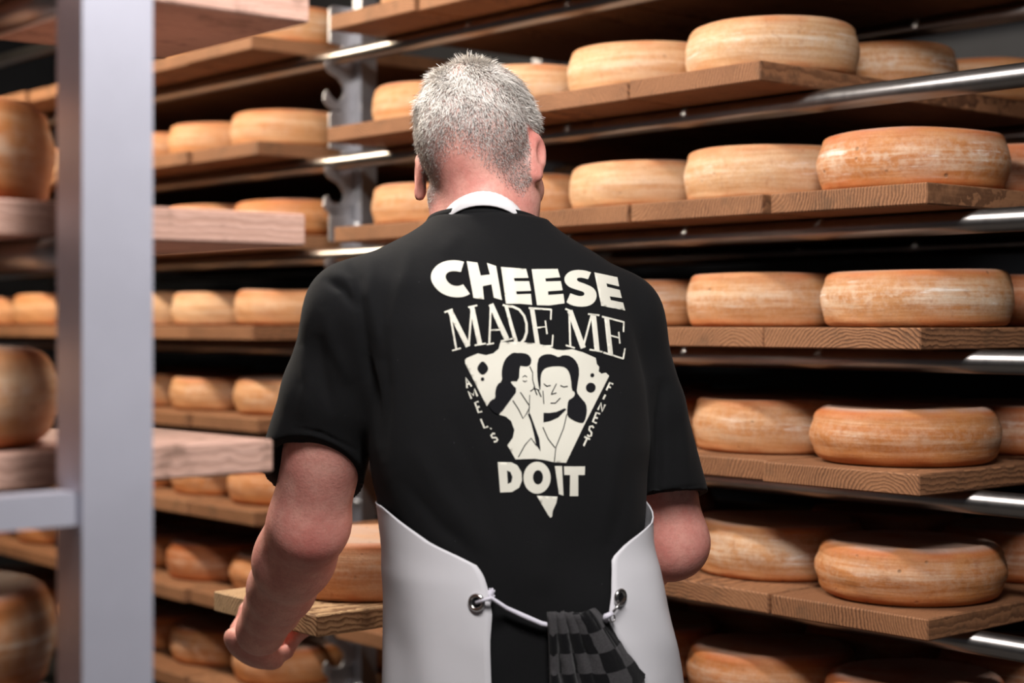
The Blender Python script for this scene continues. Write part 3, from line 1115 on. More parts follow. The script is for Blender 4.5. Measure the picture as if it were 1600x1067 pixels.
# ---- short grey hair, strand by strand on the scalp
tri = np.concatenate([bf[:, [0, 1, 2]], bf[:, [0, 2, 3]]])
tm = scalp[tri].mean(1) > .12
tri = tri[tm]
pa, pb, pc = bv[tri[:, 0]], bv[tri[:, 1]], bv[tri[:, 2]]
nrm = np.cross(pb - pa, pc - pa)
ar = np.linalg.norm(nrm, axis=1)
nrm = nrm / ar[:, None]
if ((nrm * (pa - (HEAD + RH @ np.array((0, -.01, .04))))).sum(1)).mean() < 0:
    nrm = -nrm
NS = 44000
ch = rng.choice(len(tri), NS, p=ar / ar.sum())
r1, r2 = rng.random(NS), rng.random(NS)
fl = r1 + r2 > 1
r1[fl], r2[fl] = 1 - r1[fl], 1 - r2[fl]
root = pa[ch] + (pb[ch] - pa[ch]) * r1[:, None] + (pc[ch] - pa[ch]) * r2[:, None]
nn = nrm[ch]
sc = scalp[tri[ch]].mean(1)
lr = (root - HEAD) @ RH
keep = rng.random(NS) < np.clip(sc * 1.25, 0, 1)
root, nn, sc, lr = root[keep], nn[keep], sc[keep], lr[keep]
NS = len(root)
whorl = np.array((.004, -.060, .125))
away = lr - whorl
away = away @ RH.T
away /= np.linalg.norm(away, axis=1)[:, None]
tang = away - nn * (away * nn).sum(1)[:, None]
tang /= np.linalg.norm(tang, axis=1)[:, None] + 1e-6
hgt = sm(-.045, .11, lr[:, 2])
clump = np.sin(lr[:, 0] * 210 + 3 * np.sin(lr[:, 1] * 130)) * np.sin(lr[:, 2] * 170 + lr[:, 0] * 60)
length = (.0024 + .0118 * hgt ** 1.3) * rng.uniform(.7, 1.25, NS)
jit = rng.normal(0, 1, (NS, 3)) * (.22 + .1 * hgt)[:, None]
cl3 = np.stack([np.sin(lr[:, 2] * 120 + lr[:, 1] * 40), np.sin(lr[:, 0] * 140 + 1), np.cos(lr[:, 0] * 100 + lr[:, 2] * 90)], 1) * .30
lift = .42 - .20 * hgt
dirv = nn * lift[:, None] + tang * .85 + jit + cl3 * hgt[:, None]
tuft = (np.linalg.norm(lr - np.array((.004, -.035, .135)), axis=1) < .010) & (rng.random(NS) < .45)
dirv[tuft] = nn[tuft] * 1.0 + jit[tuft] * 1.2
length[tuft] *= 1.1
dirv /= np.linalg.norm(dirv, axis=1)[:, None]
sid = np.cross(dirv, nn)
sid /= np.linalg.norm(sid, axis=1)[:, None] + 1e-6
wd = ((.00020 + .00026 * hgt) * rng.uniform(.8, 1.4, NS))[:, None]
p1 = root + dirv * (length * .5)[:, None] + nn * .0006
bend = dirv + tang * .35 - nn * .18
bend /= np.linalg.norm(bend, axis=1)[:, None]
p2 = p1 + bend * (length * .5)[:, None]
p0_ = root - nn * .001
hv = np.stack([p0_ - sid * wd, p0_ + sid * wd, p1 + sid * wd * .8, p1 - sid * wd * .8, p2 + sid * wd * .25, p2 - sid * wd * .25], 1).reshape(-1, 3)
b0 = np.arange(NS)[:, None] * 6
hf = np.concatenate([b0 + np.array([[0, 1, 2, 3]]), b0 + np.array([[3, 2, 4, 5]])])
hair = np_mesh('hair', hv, hf, M['hair'], person, smooth=False)
hair['kind'] = 'stuff'
dk = np.clip(sm(.06, -.005, lr[:, 2]) * .38 + .07 + .12 * clump + rng.normal(0, .10, NS), 0, 1)
dark = rng.random(NS) < dk
colr = np.where(dark[:, None], np.array((.13, .10, .088)), np.array((.84, .80, .75)) * (.55 + .45 * sm(-.03, .06, lr[:, 2]))[:, None]) * rng.uniform(.75, 1.15, NS)[:, None]
ca = np.ones((NS * 6, 4), dtype=np.float32)
ca[:, :3] = np.repeat(colr, 6, axis=0)
at = hair.data.attributes.new('col', 'FLOAT_COLOR', 'POINT')
at.data.foreach_set('color', ca.ravel())
place(hair)

# ---- T-shirt
S = Field((-.42, 2.06, -.64), (.36, 2.50, .19), 0.0034)
S.add(T_LO, T_HI, torso_fn(0, -.62, .142, folds=.0042), .02)
S.cone(NECK0 + (0, -.005, .012), SH_L, .072, .062, .035)
S.cone(NECK0 + (0, -.005, .012), SH_R, .072, .062, .035)
hemL = np.array((-.278, 2.30, -.205))
cutL = lambda X, Y, Z: -((Z - hemL[2]) + .6 * (Y - hemL[1]) + .25 * (X - hemL[0])) * .82
S.cone(SH_L, SH_L * .5 + hemL * .5, .062, .069, .03)
dL = hemL - SH_L
S.cone(SH_L * .5 + hemL * .5, hemL + dL * .25, .069, .077, .010, cut=cutL)
hemR = np.array((.212, 2.375, -.252))
cutR = lambda X, Y, Z: -((Z - hemR[2]) + .25 * (Y - hemR[1]) - .15 * (X - hemR[0])) * .95
dR = hemR - SH_R
S.cone(SH_R, SH_R * .5 + hemR * .5, .062, .067, .03)
S.cone(SH_R * .5 + hemR * .5, hemR + dR * .25, .067, .071, .008, cut=cutR)
# open sleeves and neck
S.cone(hemL - dL * .16, hemL + dL * .4, .056, .068, .006, sub=True)
S.cone(hemR - dR * .16, hemR + dR * .4, .052, .062, .006, sub=True)
S.cone((-.038, 2.298, .118), (-.043, 2.325, .26), .066, .076, .006, sub=True)
sv, sf = S.mesh(1)
# folds of the cloth: creases (negative) and ridges along lines measured on the back
fn_ = np.cross(sv[sf[:, 2]] - sv[sf[:, 0]], sv[sf[:, 3]] - sv[sf[:, 1]])
vn = np.zeros_like(sv)
for i in range(4):
    np.add.at(vn, sf[:, i], fn_)
vn /= np.linalg.norm(vn, axis=1)[:, None] + 1e-9
spx, spy = 800 + FPX * sv[:, 0] / sv[:, 1], HOR - FPX * sv[:, 2] / sv[:, 1]
FOLDS = [([(503, 434), (535, 452), (560, 486)], -.0060, 7), ([(512, 420), (545, 438), (566, 470)], .0040, 9), ([(545, 396), (560, 436), (567, 500), (573, 560), (586, 625), (594, 700)], -.0075, 8),
         ([(582, 395), (578, 460), (590, 520), (598, 560)], .0045, 10), ([(645, 380), (628, 450), (606, 525), (603, 600)], .0045, 13), ([(604, 510), (604, 600), (600, 720)], -.0045, 8),
         ([(505, 480), (520, 540), (548, 600)], .0035, 11), ([(470, 540), (482, 600), (470, 660)], .0035, 11), ([(494, 520), (506, 590), (520, 650)], -.0035, 9), ([(455, 668), (500, 676), (560, 705)], -.0022, 3),
         ([(1034, 590), (1030, 690), (1022, 800)], -.0105, 9), ([(1060, 600), (1068, 680), (1075, 760)], .0035, 10), ([(990, 430), (1010, 520), (1012, 600)], -.0030, 14), ([(1026, 770), (1104, 758)], -.0022, 3),
         ([(789, 405), (792, 470), (800, 560)], -.0022, 6), ([(800, 400), (806, 470), (812, 540)], .0018, 8), ([(640, 690), (690, 770), (770, 870)], .0030, 16), ([(620, 740), (680, 815), (750, 878)], -.0030, 12),
         ([(700, 640), (745, 740), (780, 860)], -.0020, 14), ([(980, 640), (960, 740), (945, 850)], .0025, 16), ([(1000, 700), (975, 790), (950, 865)], -.0025, 12), ([(850, 830), (850, 930)], .0020, 18), ([(720, 360), (690, 400)], .002, 14)]
disp = np.zeros(len(sv))
for P, amp_, w_ in FOLDS:
    best = np.full(len(sv), 1e9)
    bw = np.zeros(len(sv))
    n_ = len(P) - 1
    for i in range(n_):
        a, b = np.array(P[i], float), np.array(P[i + 1], float)
        e = b - a
        t = ((spx - a[0]) * e[0] + (spy - a[1]) * e[1]) / (e @ e)
        tc = np.clip(t, 0, 1)
        dd_ = np.hypot(spx - a[0] - tc * e[0], spy - a[1] - tc * e[1])
        tt_ = (i + tc) / n_
        bw = np.where(dd_ < best, np.clip(np.minimum(tt_, 1 - tt_) * 3.2, 0, 1) ** .8, bw)
        best = np.minimum(best, dd_)
    disp += amp_ * np.exp(-(best / w_) ** 2) * bw
disp += np.sin(spx * .031 + spy * .019 + 2 * np.sin(spy * .012)) * np.sin(spy * .016 - spx * .008) * .0012
disp *= np.clip(-vn[:, 1] * 2.5, 0, 1)
sv = sv + vn * disp[:, None]
shirt = np_mesh('t_shirt', sv, sf, M['shirt'], person)
shirt['label'] = 'black T-shirt with cream lettering on the back'
bvh = BVHTree.FromPolygons([tuple(v) for v in sv], [tuple(f) for f in sf])
place(shirt)


def hit(px, py, off=0.001):
    """point of the shirt's back that shows at a pixel of the photograph, lifted off the cloth along its normal"""
    d = Vector(((px - 800) / FPX, 1.0, (HOR - py) / FPX)).normalized()
    p, n, i, t = bvh.ray_cast(Vector((0, 0, 0)), d)
    if p is None:
        return None
    if n.dot(d) > 0:
        n = -n
    return p + n * off


# ribbed collar
bm = bmesh.new()
pts = []
for i in range(40):
    t = 2 * PI * i / 40
    v_ = np.array((-.0385, 2.3005, .131)) + RH[:, 0] * 0
    yw = math.radians(10)
    a_, b_ = .0735 * math.cos(t), .0735 * math.sin(t)
    pts.append((v_[0] + a_, v_[1] + b_, .135 - .20 * b_ - .02 * a_))
tube_path(bm, pts + [pts[0], pts[1]], .0085, 8, caps=False)
place(bm_obj('collar', bm, M['seam'], shirt, smooth=True))


# ---- print on the back
def inside(pt, polys):
    x, y = pt
    c = False
    for P in polys:
        n = len(P)
        j = n - 1
        for i in range(n):
            if (P[i][1] > y) != (P[j][1] > y) and x < (P[j][0] - P[i][0]) * (y - P[i][1]) / (P[j][1] - P[i][1]) + P[i][0]:
                c = not c
            j = i
    return c


def patch(polys, off, step=5.0):
    """outer polygon (+ holes), photo pixels -> triangles lying on the shirt"""
    pts, edges = [], []
    for P in polys:
        b0 = len(pts)
        dense = []
        for i in range(len(P)):
            a, b = np.array(P[i], float), np.array(P[(i + 1) % len(P)], float)
            m = max(1, int(np.linalg.norm(b - a) / step))
            dense += [tuple(a + (b - a) * t / m) for t in range(m)]
        pts += dense
        edges += [(b0 + i, b0 + (i + 1) % len(dense)) for i in range(len(dense))]
    A = np.array(polys[0])
    for gx in np.arange(A[:, 0].min(), A[:, 0].max(), step):
        for gy in np.arange(A[:, 1].min(), A[:, 1].max(), step):
            if inside((gx, gy), polys):
                pts.append((gx, gy))
    res = delaunay_2d_cdt([Vector(p) for p in pts], edges, [], 0, 1e-4)
    co, fc = res[0], res[2]
    out = []
    for f in fc:
        c = sum((co[i] for i in f), Vector((0, 0))) / len(f)
        if inside(c, polys):
            out.append(list(f))
    v3 = []
    bad = set()
    for i, c in enumerate(co):
        p = hit(c.x, c.y, off)
        if p is None:
            bad.add(i)
            p = Vector((0, 0, 0))
        v3.append(p)
    return v3, [f[::-1] for f in out if not bad & set(f)]


def print_part(name, polylist, off, mat, step=5.0):
    vs_, fs = [], []
    for polys in polylist:
        v3, f = patch(polys, off, step)
        b0 = len(vs_)
        vs_ += v3
        fs += [[i + b0 for i in q] for q in f]
    o = from_py(name, vs_, fs, mat, shirt, smooth=True)
    return place(o)


def smoothpoly(P, it=2):
    P = [np.array(p, float) for p in P]
    for _ in range(it):
        Q = []
        for i in range(len(P)):
            a, b = P[i], P[(i + 1) % len(P)]
            Q += [a * .75 + b * .25, a * .25 + b * .75]
        P = Q
    return [tuple(p) for p in P]


def stroke(pts, w, w1=None):
    pts = [np.array(p, float) for p in pts]
    w1 = w if w1 is None else w1
    L, R = [], []
    n = len(pts)
    for i, p in enumerate(pts):
        t = pts[min(i + 1, n - 1)] - pts[max(i - 1, 0)]
        t /= np.linalg.norm(t)
        q = np.array((-t[1], t[0])) * (w + (w1 - w) * i / max(1, n - 1)) / 2
        L.append(tuple(p + q))
        R.append(tuple(p - q))
    return L + R[::-1]


za = lambda P: [(650 + x / 4.571, 390 + y / 4.571) for x, y in P]
zb_ = lambda P: [(700 + x / 3.557, 520 + y / 3.557) for x, y in P]
circ = lambda cx, cy, rx, ry=None, n=20: [(cx + rx * math.cos(2 * PI * i / n), cy + (ry or rx) * math.sin(2 * PI * i / n)) for i in range(n)]
CH = {
    'C': smoothpoly([(342, 90), (320, 83), (270, 77), (200, 85), (140, 120), (108, 170), (106, 215), (128, 262), (175, 310), (240, 338), (310, 344), (355, 334), (384, 318), (384, 318), (336, 250), (336, 250), (305, 263), (262, 260), (225, 235), (207, 195), (222, 166), (262, 153), (320, 162), (320, 162), (342, 90)], 2),
    'H': [(361, 85), (438, 95), (461, 188), (527, 180), (505, 97), (571, 120), (612, 362), (555, 345), (538, 250), (475, 263), (485, 357), (410, 347)],
    'E1': [(605, 126), (785, 140), (801, 204), (697, 206), (703, 228), (806, 228), (820, 296), (713, 300), (717, 322), (818, 318), (827, 396), (740, 388), (640, 388)],
    'E2': [(824, 142), (1010, 140), (1027, 200), (921, 208), (926, 230), (1032, 227), (1045, 292), (940, 300), (943, 326), (1050, 318), (1059, 385), (950, 400), (862, 398)],
    'S': smoothpoly([(1247, 165), (1247, 165), (1200, 150), (1140, 147), (1090, 160), (1058, 195), (1058, 235), (1090, 270), (1150, 290), (1195, 303), (1202, 322), (1185, 335), (1150, 332), (1100, 314), (1100, 314), (1072, 378), (1072, 378), (1110, 400), (1170, 411), (1230, 405), (1270, 380), (1288, 342), (1283, 300), (1255, 268), (1200, 245), (1155, 230), (1144, 215), (1155, 203), (1185, 203), (1225, 214), (1225, 214)], 1),
    'E3': [(1270, 165), (1435, 200), (1447, 265), (1356, 243), (1362, 268), (1452, 290), (1466, 348), (1380, 335), (1387, 362), (1475, 380), (1490, 437), (1320, 403)],
}
for P in CH.values():
    print_part('letter', [[za(P)]], .0010, M['print'])
MM = [
    [((203, 450), (262, 428), 13), ((240, 440), (288, 715), 14), ((258, 722), (320, 704), 11), ((242, 438), (372, 692), 36), ((376, 690), (398, 412), 14), ((398, 408), (455, 676), 34), ((372, 414), (436, 400), 12), ((418, 684), (498, 671), 12)],
    [((534, 392), (522, 675), 14), ((503, 679), (556, 669), 11), ((534, 392), (648, 645), 36), ((524, 577), (600, 573), 11), ((605, 655), (690, 635), 12)],
    [((640, 398), (712, 655), 26), ((617, 396), (655, 410), 14)],
    [((826, 420), (868, 690), 32), ((803, 419), (966, 430), 13), ((964, 428), (960, 502), 11), ((852, 560), (930, 553), 11), ((921, 508), (934, 604), 11), ((842, 692), (974, 690), 13), ((970, 694), (976, 610), 11)],
    [((1064, 424), (1108, 442), 13), ((1092, 438), (1100, 692), 14), ((1067, 684), (1132, 704), 11), ((1096, 438), (1192, 704), 38), ((1190, 702), (1252, 466), 14), ((1264, 466), (1290, 722), 36), ((1226, 462), (1307, 471), 12), ((1236, 715), (1328, 731), 12)],
    [((1358, 488), (1386, 748), 34), ((1325, 480), (1483, 520), 13), ((1480, 516), (1478, 590), 11), ((1378, 612), (1450, 632), 11), ((1444, 588), (1452, 672), 11), ((1334, 735), (1478, 780), 13), ((1476, 782), (1488, 705), 11)],
]
for li, strokes in enumerate(MM):
    pol = [[za(stroke([a, b], w))] for a, b, w in strokes]
    if li == 2:
        pol.append([za(stroke([(645, 405), (690, 408), (735, 430), (770, 475), (787, 530), (788, 590), (772, 640), (748, 668)], 16, 20))])
        pol.append([za(stroke([(705, 650), (730, 668), (752, 664)], 12))])
    print_part('letter', pol, .0010, M['print'])
wedge = [(95, 150), (105, 140), (165, 115), (210, 125), (250, 115), (280, 90), (290, 52), (390, 50), (480, 58), (555, 75), (600, 95), (640, 98), (690, 92), (750, 110), (818, 140), (825, 175), (838, 190), (835, 215), (850, 228), (875, 222), (893, 240),
         (757, 510), (752, 520), (655, 722), (590, 720), (530, 706), (480, 700), (375, 703), (330, 625), (360, 582), (368, 540), (350, 490), (320, 465), (285, 455), (300, 420), (262, 368), (235, 378), (215, 408), (95, 170)]
print_part('cheese_wedge_print', [[zb_(wedge)]], .0010, M['print'])
hair1 = [(396, 182), (392, 270), (345, 268), (350, 282), (385, 318), (345, 372), (285, 455), (250, 440), (222, 400), (240, 372), (262, 365), (260, 330), (270, 290), (300, 268), (295, 220), (305, 170), (325, 135), (360, 110), (385, 114), (400, 112), (440, 118), (462, 145), (458, 175), (440, 188), (415, 186)]
hair2 = [(495, 150), (520, 125), (560, 118), (595, 128), (610, 138), (640, 124), (680, 130), (715, 165), (728, 215), (715, 300), (712, 330), (735, 362), (765, 395), (770, 440), (757, 495), (735, 503), (690, 485), (660, 462), (660, 420), (665, 375), (690, 362), (703, 345), (700, 325), (685, 320), (680, 250), (665, 205), (635, 185), (560, 187), (525, 205), (512, 240), (512, 310), (506, 322), (492, 240)]
necksh = [(528, 445), (560, 446), (600, 440), (645, 420), (655, 425), (610, 470), (565, 490), (528, 497)]
hole = [(192, 156), (212, 175), (225, 200), (212, 222), (192, 236), (172, 222), (160, 197), (172, 174)]
tie = [(441, 450), (454, 450), (480, 520), (505, 590), (512, 658), (488, 622), (475, 560), (460, 500)]
blk = [[zb_(P)] for P in (smoothpoly(hair1, 1), smoothpoly(hair2, 1), necksh, smoothpoly(hole, 2), circ(191, 258, 10, n=12), circ(798, 236, 11, n=12), circ(790, 305, 27), tie)]
for P, w in (([(452, 188), (468, 222), (468, 262), (480, 305)], 5), ([(400, 330), (450, 405)], 5), ([(358, 375), (390, 425), (415, 476), (436, 446), (452, 412)], 5), ([(525, 322), (530, 395)], 5),
             ([(525, 525), (555, 592), (592, 638)], 5), ([(658, 452), (640, 530), (597, 636), (588, 718)], 5), ([(390, 690), (425, 625), (460, 585), (490, 628)], 5), ([(530, 283), (546, 297), (568, 292)], 5), ([(622, 292), (640, 301), (662, 297)], 5),
             ([(600, 283), (572, 338)], 5), ([(570, 342), (600, 334)], 5), ([(567, 391), (595, 390), (622, 362)], 5), ([(412, 246), (425, 238), (437, 246)], 4), ([(413, 266), (425, 272), (437, 266)], 4), ([(474, 300), (492, 345)], 6), ([(498, 318), (515, 356)], 6), ([(455, 325), (478, 308), (505, 320)], 5), ([(452, 345), (448, 440), (462, 500)], 4)):
    blk.append([zb_(stroke(P, w))])
print_part('figures_print', blk, .0017, M['print_black'], 4.0)
print_part('letter', [[zb_([(276, 718), (350, 719), (385, 736), (408, 775), (411, 820), (395, 860), (355, 884), (290, 887)]), zb_([(328, 765), (346, 772), (358, 800), (352, 830), (332, 840)])]], .0010, M['print'])
print_part('letter', [[zb_(circ(494, 805, 75, 89, 32)), zb_(circ(499, 803, 28, 40, 20))]], .0010, M['print'])
print_part('letter', [[zb_([(592, 740), (632, 740), (640, 905), (615, 896)])]], .0010, M['print'])
print_part('letter', [[zb_([(643, 742), (760, 742), (758, 790), (722, 790), (722, 907), (675, 907), (677, 790), (645, 790)])]], .0010, M['print'])
print_part('wedge_tip_print', [[zb_([(492, 905), (607, 910), (600, 945), (580, 990), (577, 1020), (568, 1028), (555, 1012)])]], .0010, M['print'])
GL = {'A': [[(-1, 1), (0, -1), (1, 1)], [(-.5, .3), (.5, .3)]], 'M': [[(-1, 1), (-1, -1), (0, .4), (1, -1), (1, 1)]], 'E': [[(.8, -1), (-.8, -1), (-.8, 1), (.8, 1)], [(-.8, 0), (.5, 0)]], 'L': [[(-.7, -1), (-.7, 1), (.8, 1)]],
      "'": [[(0, -1), (-.2, -.4)]], 'S': [[(.8, -.7), (.2, -1), (-.6, -.8), (-.6, -.2), (.5, .2), (.6, .8), (0, 1), (-.8, .8)]], 'F': [[(.8, -1), (-.7, -1), (-.7, 1)], [(-.7, 0), (.5, 0)]],
      'I': [[(0, -1), (0, 1)]], 'N': [[(-.8, 1), (-.8, -1), (.8, 1), (.8, -1)]], 'T': [[(-1, -1), (1, -1)], [(0, -1), (0, 1)]]}
for ch_, cx, cy, ang, sx_, sy_ in (('A', 109, 277, -20, 13, 27), ('M', 138, 339, -22, 18, 22), ('E', 169, 412, -20, 13, 29), ('L', 201, 499, -22, 15, 27), ("'", 237, 538, 12, 9, 9), ('S', 257, 582, -28, 17, 24),
                                   ('F', 896, 303, 24, 14, 23), ('I', 866, 357, 26, 10, 14), ('N', 851, 414, 22, 16, 21), ('E', 823, 473, 20, 14, 27), ('S', 790, 547, 14, 16, 30), ('T', 762, 607, 24, 17, 24)):
    ca_, sa_ = math.cos(math.radians(ang)), math.sin(math.radians(ang))
    pl_ = []
    for st in GL[ch_]:
        q = [(cx + (x * sx_) * ca_ - (y * sy_) * sa_, cy + (x * sx_) * sa_ + (y * sy_) * ca_) for x, y in st]
        pl_.append([zb_(stroke(q, 10))])
    print_part('letter', pl_, .0010, M['print'], 4.0)

# ---- trousers and shoes
TR = Field((-.26, 2.05, -1.34), (.32, 2.52, -.48), 0.006)
TR.add((-.3, 2.05, -.70), (.35, 2.45, -.50), torso_fn(-.006, -.66, -.50), .03)
for sx in (-1, 1):
    hip = (.03 + sx * .095, 2.255, -.62)
    knee = (.03 + sx * .105, 2.265, -.93)
    ank = (.03 + sx * .115, 2.245, -1.28)
    TR.cone(hip, knee, .098, .072, .04)
    TR.cone(knee, ank, .072, .062, .03)
tv, tf = TR.mesh(1)
place(np_mesh('trousers', tv, tf, M['trousers'], person))
for sx in (-1, 1):
    F_ = Field((.03 + sx * .115 - .07, 2.12, -1.39), (.03 + sx * .115 + .07, 2.50, -1.22), 0.005)
    ax = .03 + sx * .115
    F_.cone((ax, 2.245, -1.27), (ax, 2.225, -1.335), .050, .042, .03)
    F_.cone((ax, 2.215, -1.340), (ax + sx * .012, 2.40, -1.350), .040, .036, .03)
    F_.cone((ax, 2.25, -1.30), (ax + sx * .01, 2.36, -1.340), .042, .032, .03)
    F_.sub((ax - .1, 2.1, -1.45), (ax + .1, 2.5, -1.378), lambda X, Y, Z: Z + 1.3785 + 0 * X + 0 * Y, .004)
    v_, f_ = F_.mesh(1)
    place(np_mesh('shoe', v_, f_, M['shoe'], person))

# ---- apron: a sheet wrapped round front and sides, open at the back
LE = np.array([(700, 540), (775, 570), (786, 590), (796, 602), (806, 614), (820, 632), (850, 675), (870, 718), (884, 746), (900, 756), (922, 763), (960, 770), (1000, 768), (1067, 770), (1500, 790)], float)
RE = np.array([(700, 1060), (800, 1040), (815, 1020), (830, 1004), (850, 977), (872, 956), (900, 956), (930, 954), (968, 947), (1000, 962), (1067, 1001), (1500, 1080)], float)


def wrap(z, th_, grow):
    """th_: 0 at the middle of the back, positive to the right"""
    cx, cy, a, b, yw = ring(z, grow)
    p = 2.35
    c, s = math.sin(th_), math.cos(th_)
    r = (abs(c) ** p / a ** p + abs(s) ** p / b ** p) ** (-1 / p)
    lx, ly = r * c, -r * s
    return Vector((cx + lx * math.cos(yw) - ly * math.sin(yw), cy + lx * math.sin(yw) + ly * math.cos(yw), z))


def find_theta(z, px, sign, grow):
    best, bt = 1e9, 0
    for i in range(0, 141):
        t = sign * i / 140 * 2.0
        w = wrap(z, t, grow)
        x = 800 + FPX * w.x / w.y
        e = abs(x - px)
        if e < best - 1e-6:
            best, bt = e, t
    return bt


AG = 0.0125


def find_edge(z, zl, table, sign, prev, grow):
    """angle at which the back edge of the apron lies at this height, nearest to the one below it"""
    ts = np.linspace(0.0, 2.0, 161)
    gv = []
    for t in ts:
        w = wrap(zl, sign * t, grow)
        gv.append(sign * (800 + FPX * w.x / w.y - np.interp(HOR - z * FPX / w.y, table[:, 0], table[:, 1])))
    gv = np.array(gv)
    roots = [ts[i] + (ts[i + 1] - ts[i]) * gv[i] / (gv[i] - gv[i + 1]) for i in range(160) if gv[i] < 0 <= gv[i + 1]]
    if not roots:
        return min(prev + .10, 1.85)
    r = min(roots, key=lambda q: abs(q - prev))
    return prev + max(-.15, min(.15, r - prev))


av, af = [], []
zs = list(np.linspace(-.240, -.50, 48)) + list(np.linspace(-.52, -.98, 16))
NA = 90
edges = {}
pl_, pr_ = .6, .8
for z in zs[::-1]:
    gg = AG - .0065 * min(1, max(0, (z + .33) / .08)) + max(0, -.5 - z) * .10
    pl_ = find_edge(z, max(z, -.63), LE, -1, pl_, gg)
    pr_ = find_edge(z, max(z, -.63), RE, 1, pr_, gg)
    edges[z] = (-pl_, pr_, gg)
for i, z in enumerate(zs):
    zl = max(z, -.63)
    py = HOR - z * FPX / 2.14
    tl, tr, gg = edges[z]
    t0, t1 = tr, 2 * PI + tl
    for j in range(NA + 1):
        f = j / NA
        t = t0 + (t1 - t0) * f
        edge_ = min(f, 1 - f)
        lift_ = .0035 * math.sin(f * 46 + z * 7) * min(1, edge_ * 9) * min(1, max(0, -z - .30) * 8) + .006 * max(0, 1 - edge_ * 14) * min(1, max(0, -z - .33) * 12)
        lift_ += .010 * max(0, -z - .40) * math.sin(f * 30 + 1)
        w = wrap(zl, t, gg + lift_ + .0)
        av.append(Vector((w.x, w.y, z)))
for i in range(len(zs) - 1):
    for j in range(NA):
        a = i * (NA + 1) + j
        af.append((a, a + 1, a + NA + 2, a + NA + 1))
# bib over the chest
b0 = len(av)
zb2 = np.linspace(-.240, .075, 20)
for i, z in enumerate(zb2):
    f_ = i / 19
    half = .55 * (1 - f_) ** .8 + .42
    for j in range(31):
        t = PI - half + 2 * half * j / 30
        av.append(wrap(z, t, AG + .004))
for i in range(19):
    for j in range(30):
        a = b0 + i * 31 + j
        af.append((a, a + 31, a + 32, a + 1))
apron = from_py('apron', av, af, M['apron'], person, smooth=True)
place(apron)
md = apron.modifiers.new('thick', 'SOLIDIFY')
md.thickness = 0.0018
md.offset = 0
apron['label'] = 'white apron tied at the back'


def on_apron(px, py, out=0.0):
    z = None
    Yg = 2.13
    for _ in range(6):
        z = (HOR - py) * Yg / FPX
        t = find_theta(z, px, 1 if px > 830 else -1, AG + out + .004)
        w = wrap(z, t, AG + out + .004)
        Yg = w.y
    w2 = wrap(z, t, AG + out + .05)
    return w, (w2 - w).normalized()


# neck strap
bmv, bmf = [], []
NSG = 40
for i in range(NSG + 1):
    t = math.radians(-132 + 264 * i / NSG)
    r_ = .0725
    cx, cy = -.0385, 2.298
    zz = .171 - .080 * (1 - math.cos(t))
    wv = .0135
    lean = .006
    for q in (-1, 1):
        bmv.append((cx + (r_ - q * lean) * math.sin(t), cy - (r_ - q * lean) * math.cos(t) + (.004 * q), zz + q * wv * (1 - .12 * abs(math.sin(t)))))
for i in range(NSG):
    bmf.append((2 * i, 2 * i + 2, 2 * i + 3, 2 * i + 1))
ns = from_py('neck_strap', bmv, bmf, M['strap'], apron, smooth=True)
place(ns)
md = ns.modifiers.new('thick', 'SOLIDIFY')
md.thickness = 0.0025
md.offset = 0

# eyelets, string, clip
gl, nl = on_apron(745, 941)
gr, nr = on_apron(970, 933)
for c, n in ((gl, nl), (gr, nr)):
    bm = bmesh.new()
    torus_bm(bm, c + n * .001, n, .0088, .0030)
    place(bm_obj('eyelet', bm, M['chrome'], apron, smooth=True))
    bm = bmesh.new()
    tube_path(bm, [c - n * .0002, c + n * .0008], .0075, 18)
    place(bm_obj('eyelet_hole', bm, M['print_black'], apron))


def sh_pt(px, py, off):
    p = hit(px, py, off)
    return p if p is not None else on_apron(px, py, off)[0]


bm = bmesh.new()
A_, _ = on_apron(766, 934, .010)
tube_path(bm, [gl + nl * .003, A_, sh_pt(790, 946, .012), sh_pt(815, 957, .012), sh_pt(845, 971, .011), sh_pt(880, 980, .008), sh_pt(915, 976, .010), sh_pt(938, 966, .013), on_apron(952, 960, .014)[0]],
          [.0022, .0026, .0030, .0034, .0034, .003, .003, .003, .003], 8)
place(bm_obj('tie_string', bm, M['string'], apron, smooth=True))
# frayed knot at the left eyelet
bm = bmesh.new()
for i in range(26):
    a0 = sh_pt(766, 930, .012) + Vector(rng.normal(0, .0022, 3))
    d_ = Vector((rng.normal(0, .25), -.15, 1.0)).normalized()
    tube_path(bm, [a0 - d_ * .004, a0 + d_ * .004, a0 + d_ * .0085 + Vector(rng.normal(0, .0012, 3))], [.0012, .0012, .0006], 5)
kn = bm_obj('string_knot', bm, M['string'], apron, smooth=True)
kn['kind'] = 'stuff'
place(kn)
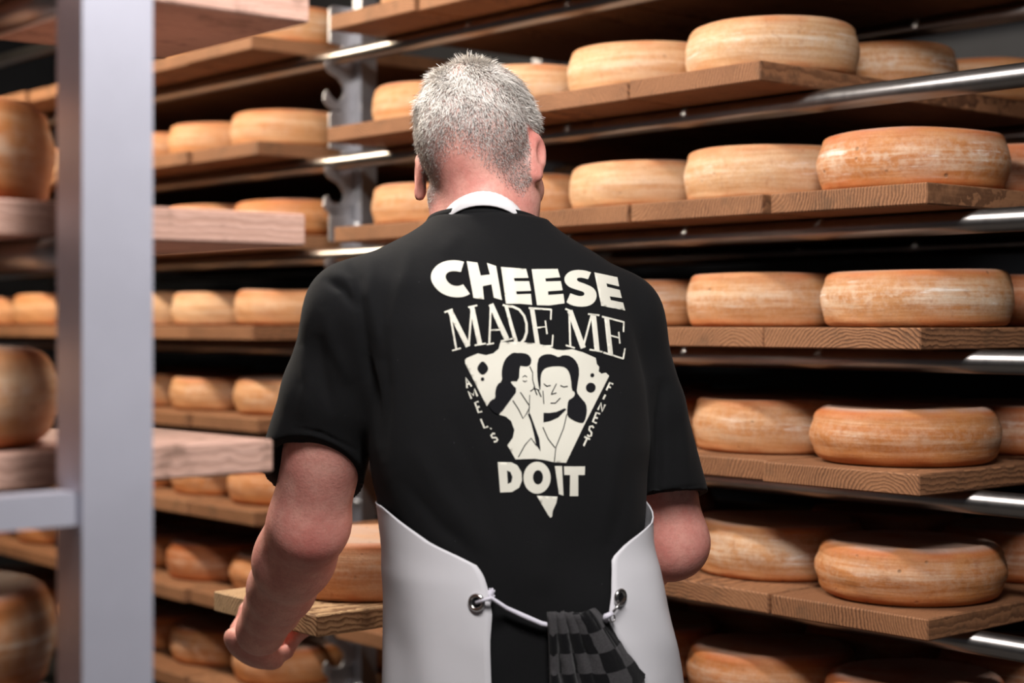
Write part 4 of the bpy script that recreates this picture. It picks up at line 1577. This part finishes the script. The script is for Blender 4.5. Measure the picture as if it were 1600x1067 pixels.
# swivel clip on the right
bm = bmesh.new()
c0, c1 = gr + nr * .004, on_apron(957, 958, .012)[0]
tube_path(bm, [gr - nr * .001 + Vector((0, 0, -.004)), c0 + nr * .004, c1], [.0014, .0016, .0018], 8)
place(bm_obj('clip_bar', bm, M['chrome'], apron, smooth=True))
bm = bmesh.new()
torus_bm(bm, on_apron(958, 966, .012)[0], nr, .0046, .0011, 20, 8)
place(bm_obj('clip_ring', bm, M['chrome'], apron, smooth=True))
bm = bmesh.new()
tube_path(bm, [on_apron(956, 958, .012)[0], on_apron(948, 963, .014)[0], sh_pt(938, 969, .014)], [.003, .0042, .0035], 10)
place(bm_obj('string_loop', bm, M['string'], apron, smooth=True))

# ------------------------------------------------------------------ towel hanging from the string
tw_v, tw_f, tw_uv = [], [], []
NU, NV = 70, 40
TOPL, TOPR = 846, 940
for j in range(NV + 1):
    f = j / NV
    py = 958 + 400 * f
    xl = 846 - 14 * min(1, f * 4) - 6 * f
    xr = 935 + 82 * min(1, f * 3.6) ** .9 + 25 * f
    for i in range(NU + 1):
        u = i / NU
        # three tight pleats at the left, an open panel at the right
        px = xl + (xr - xl) * u
        zz_ = max((HOR - py) * 2.09 / FPX, -.62)
        th0 = find_theta(zz_, px, 1, .022) if px > 833 else 0.0
        pl = .0065 * math.sin(u / .42 * 3 * 2 * PI) * (1 if u < .42 else max(0, 1 - (u - .42) * 8)) + .010 * math.sin(max(0, u - .42) / .58 * PI * 1.3)
        w = wrap(zz_, th0, .020 + pl)
        tw_v.append(Vector((w.x, w.y, (HOR - py) * 2.09 / FPX)))
        cu = (u / .42) * 6.0 if u < .42 else 6.0 + (u - .42) / .58 * 3.2
        tw_uv.append((cu + .5 * 0, f * 12.5 + (0.9 * max(0, u - .5) * (1.0 - u) * 2 - .9 * max(0, u - .55)) * -1.0))
for j in range(NV):
    for i in range(NU):
        a = j * (NU + 1) + i
        tw_f.append((a, a + NU + 1, a + NU + 2, a + 1))
tm_ = bpy.data.meshes.new('towel')
base_t = Vector((0.1, 2.10, -.7))
tm_.from_pydata([tuple(v - base_t) for v in tw_v], [], tw_f)
tm_.update()
uvl = tm_.uv_layers.new(name='uv')
for lp in tm_.loops:
    uvl.data[lp.index].uv = tw_uv[lp.vertex_index]
towel = mesh_obj('towel', tm_, M['towel'], None, base_t + Vector((0, 0, ZC)), True)
md = towel.modifiers.new('thick', 'SOLIDIFY')
md.thickness = 0.004
md.offset = 1
tag(towel, 'black and dark grey checked towel hanging from the apron string', 'towel')
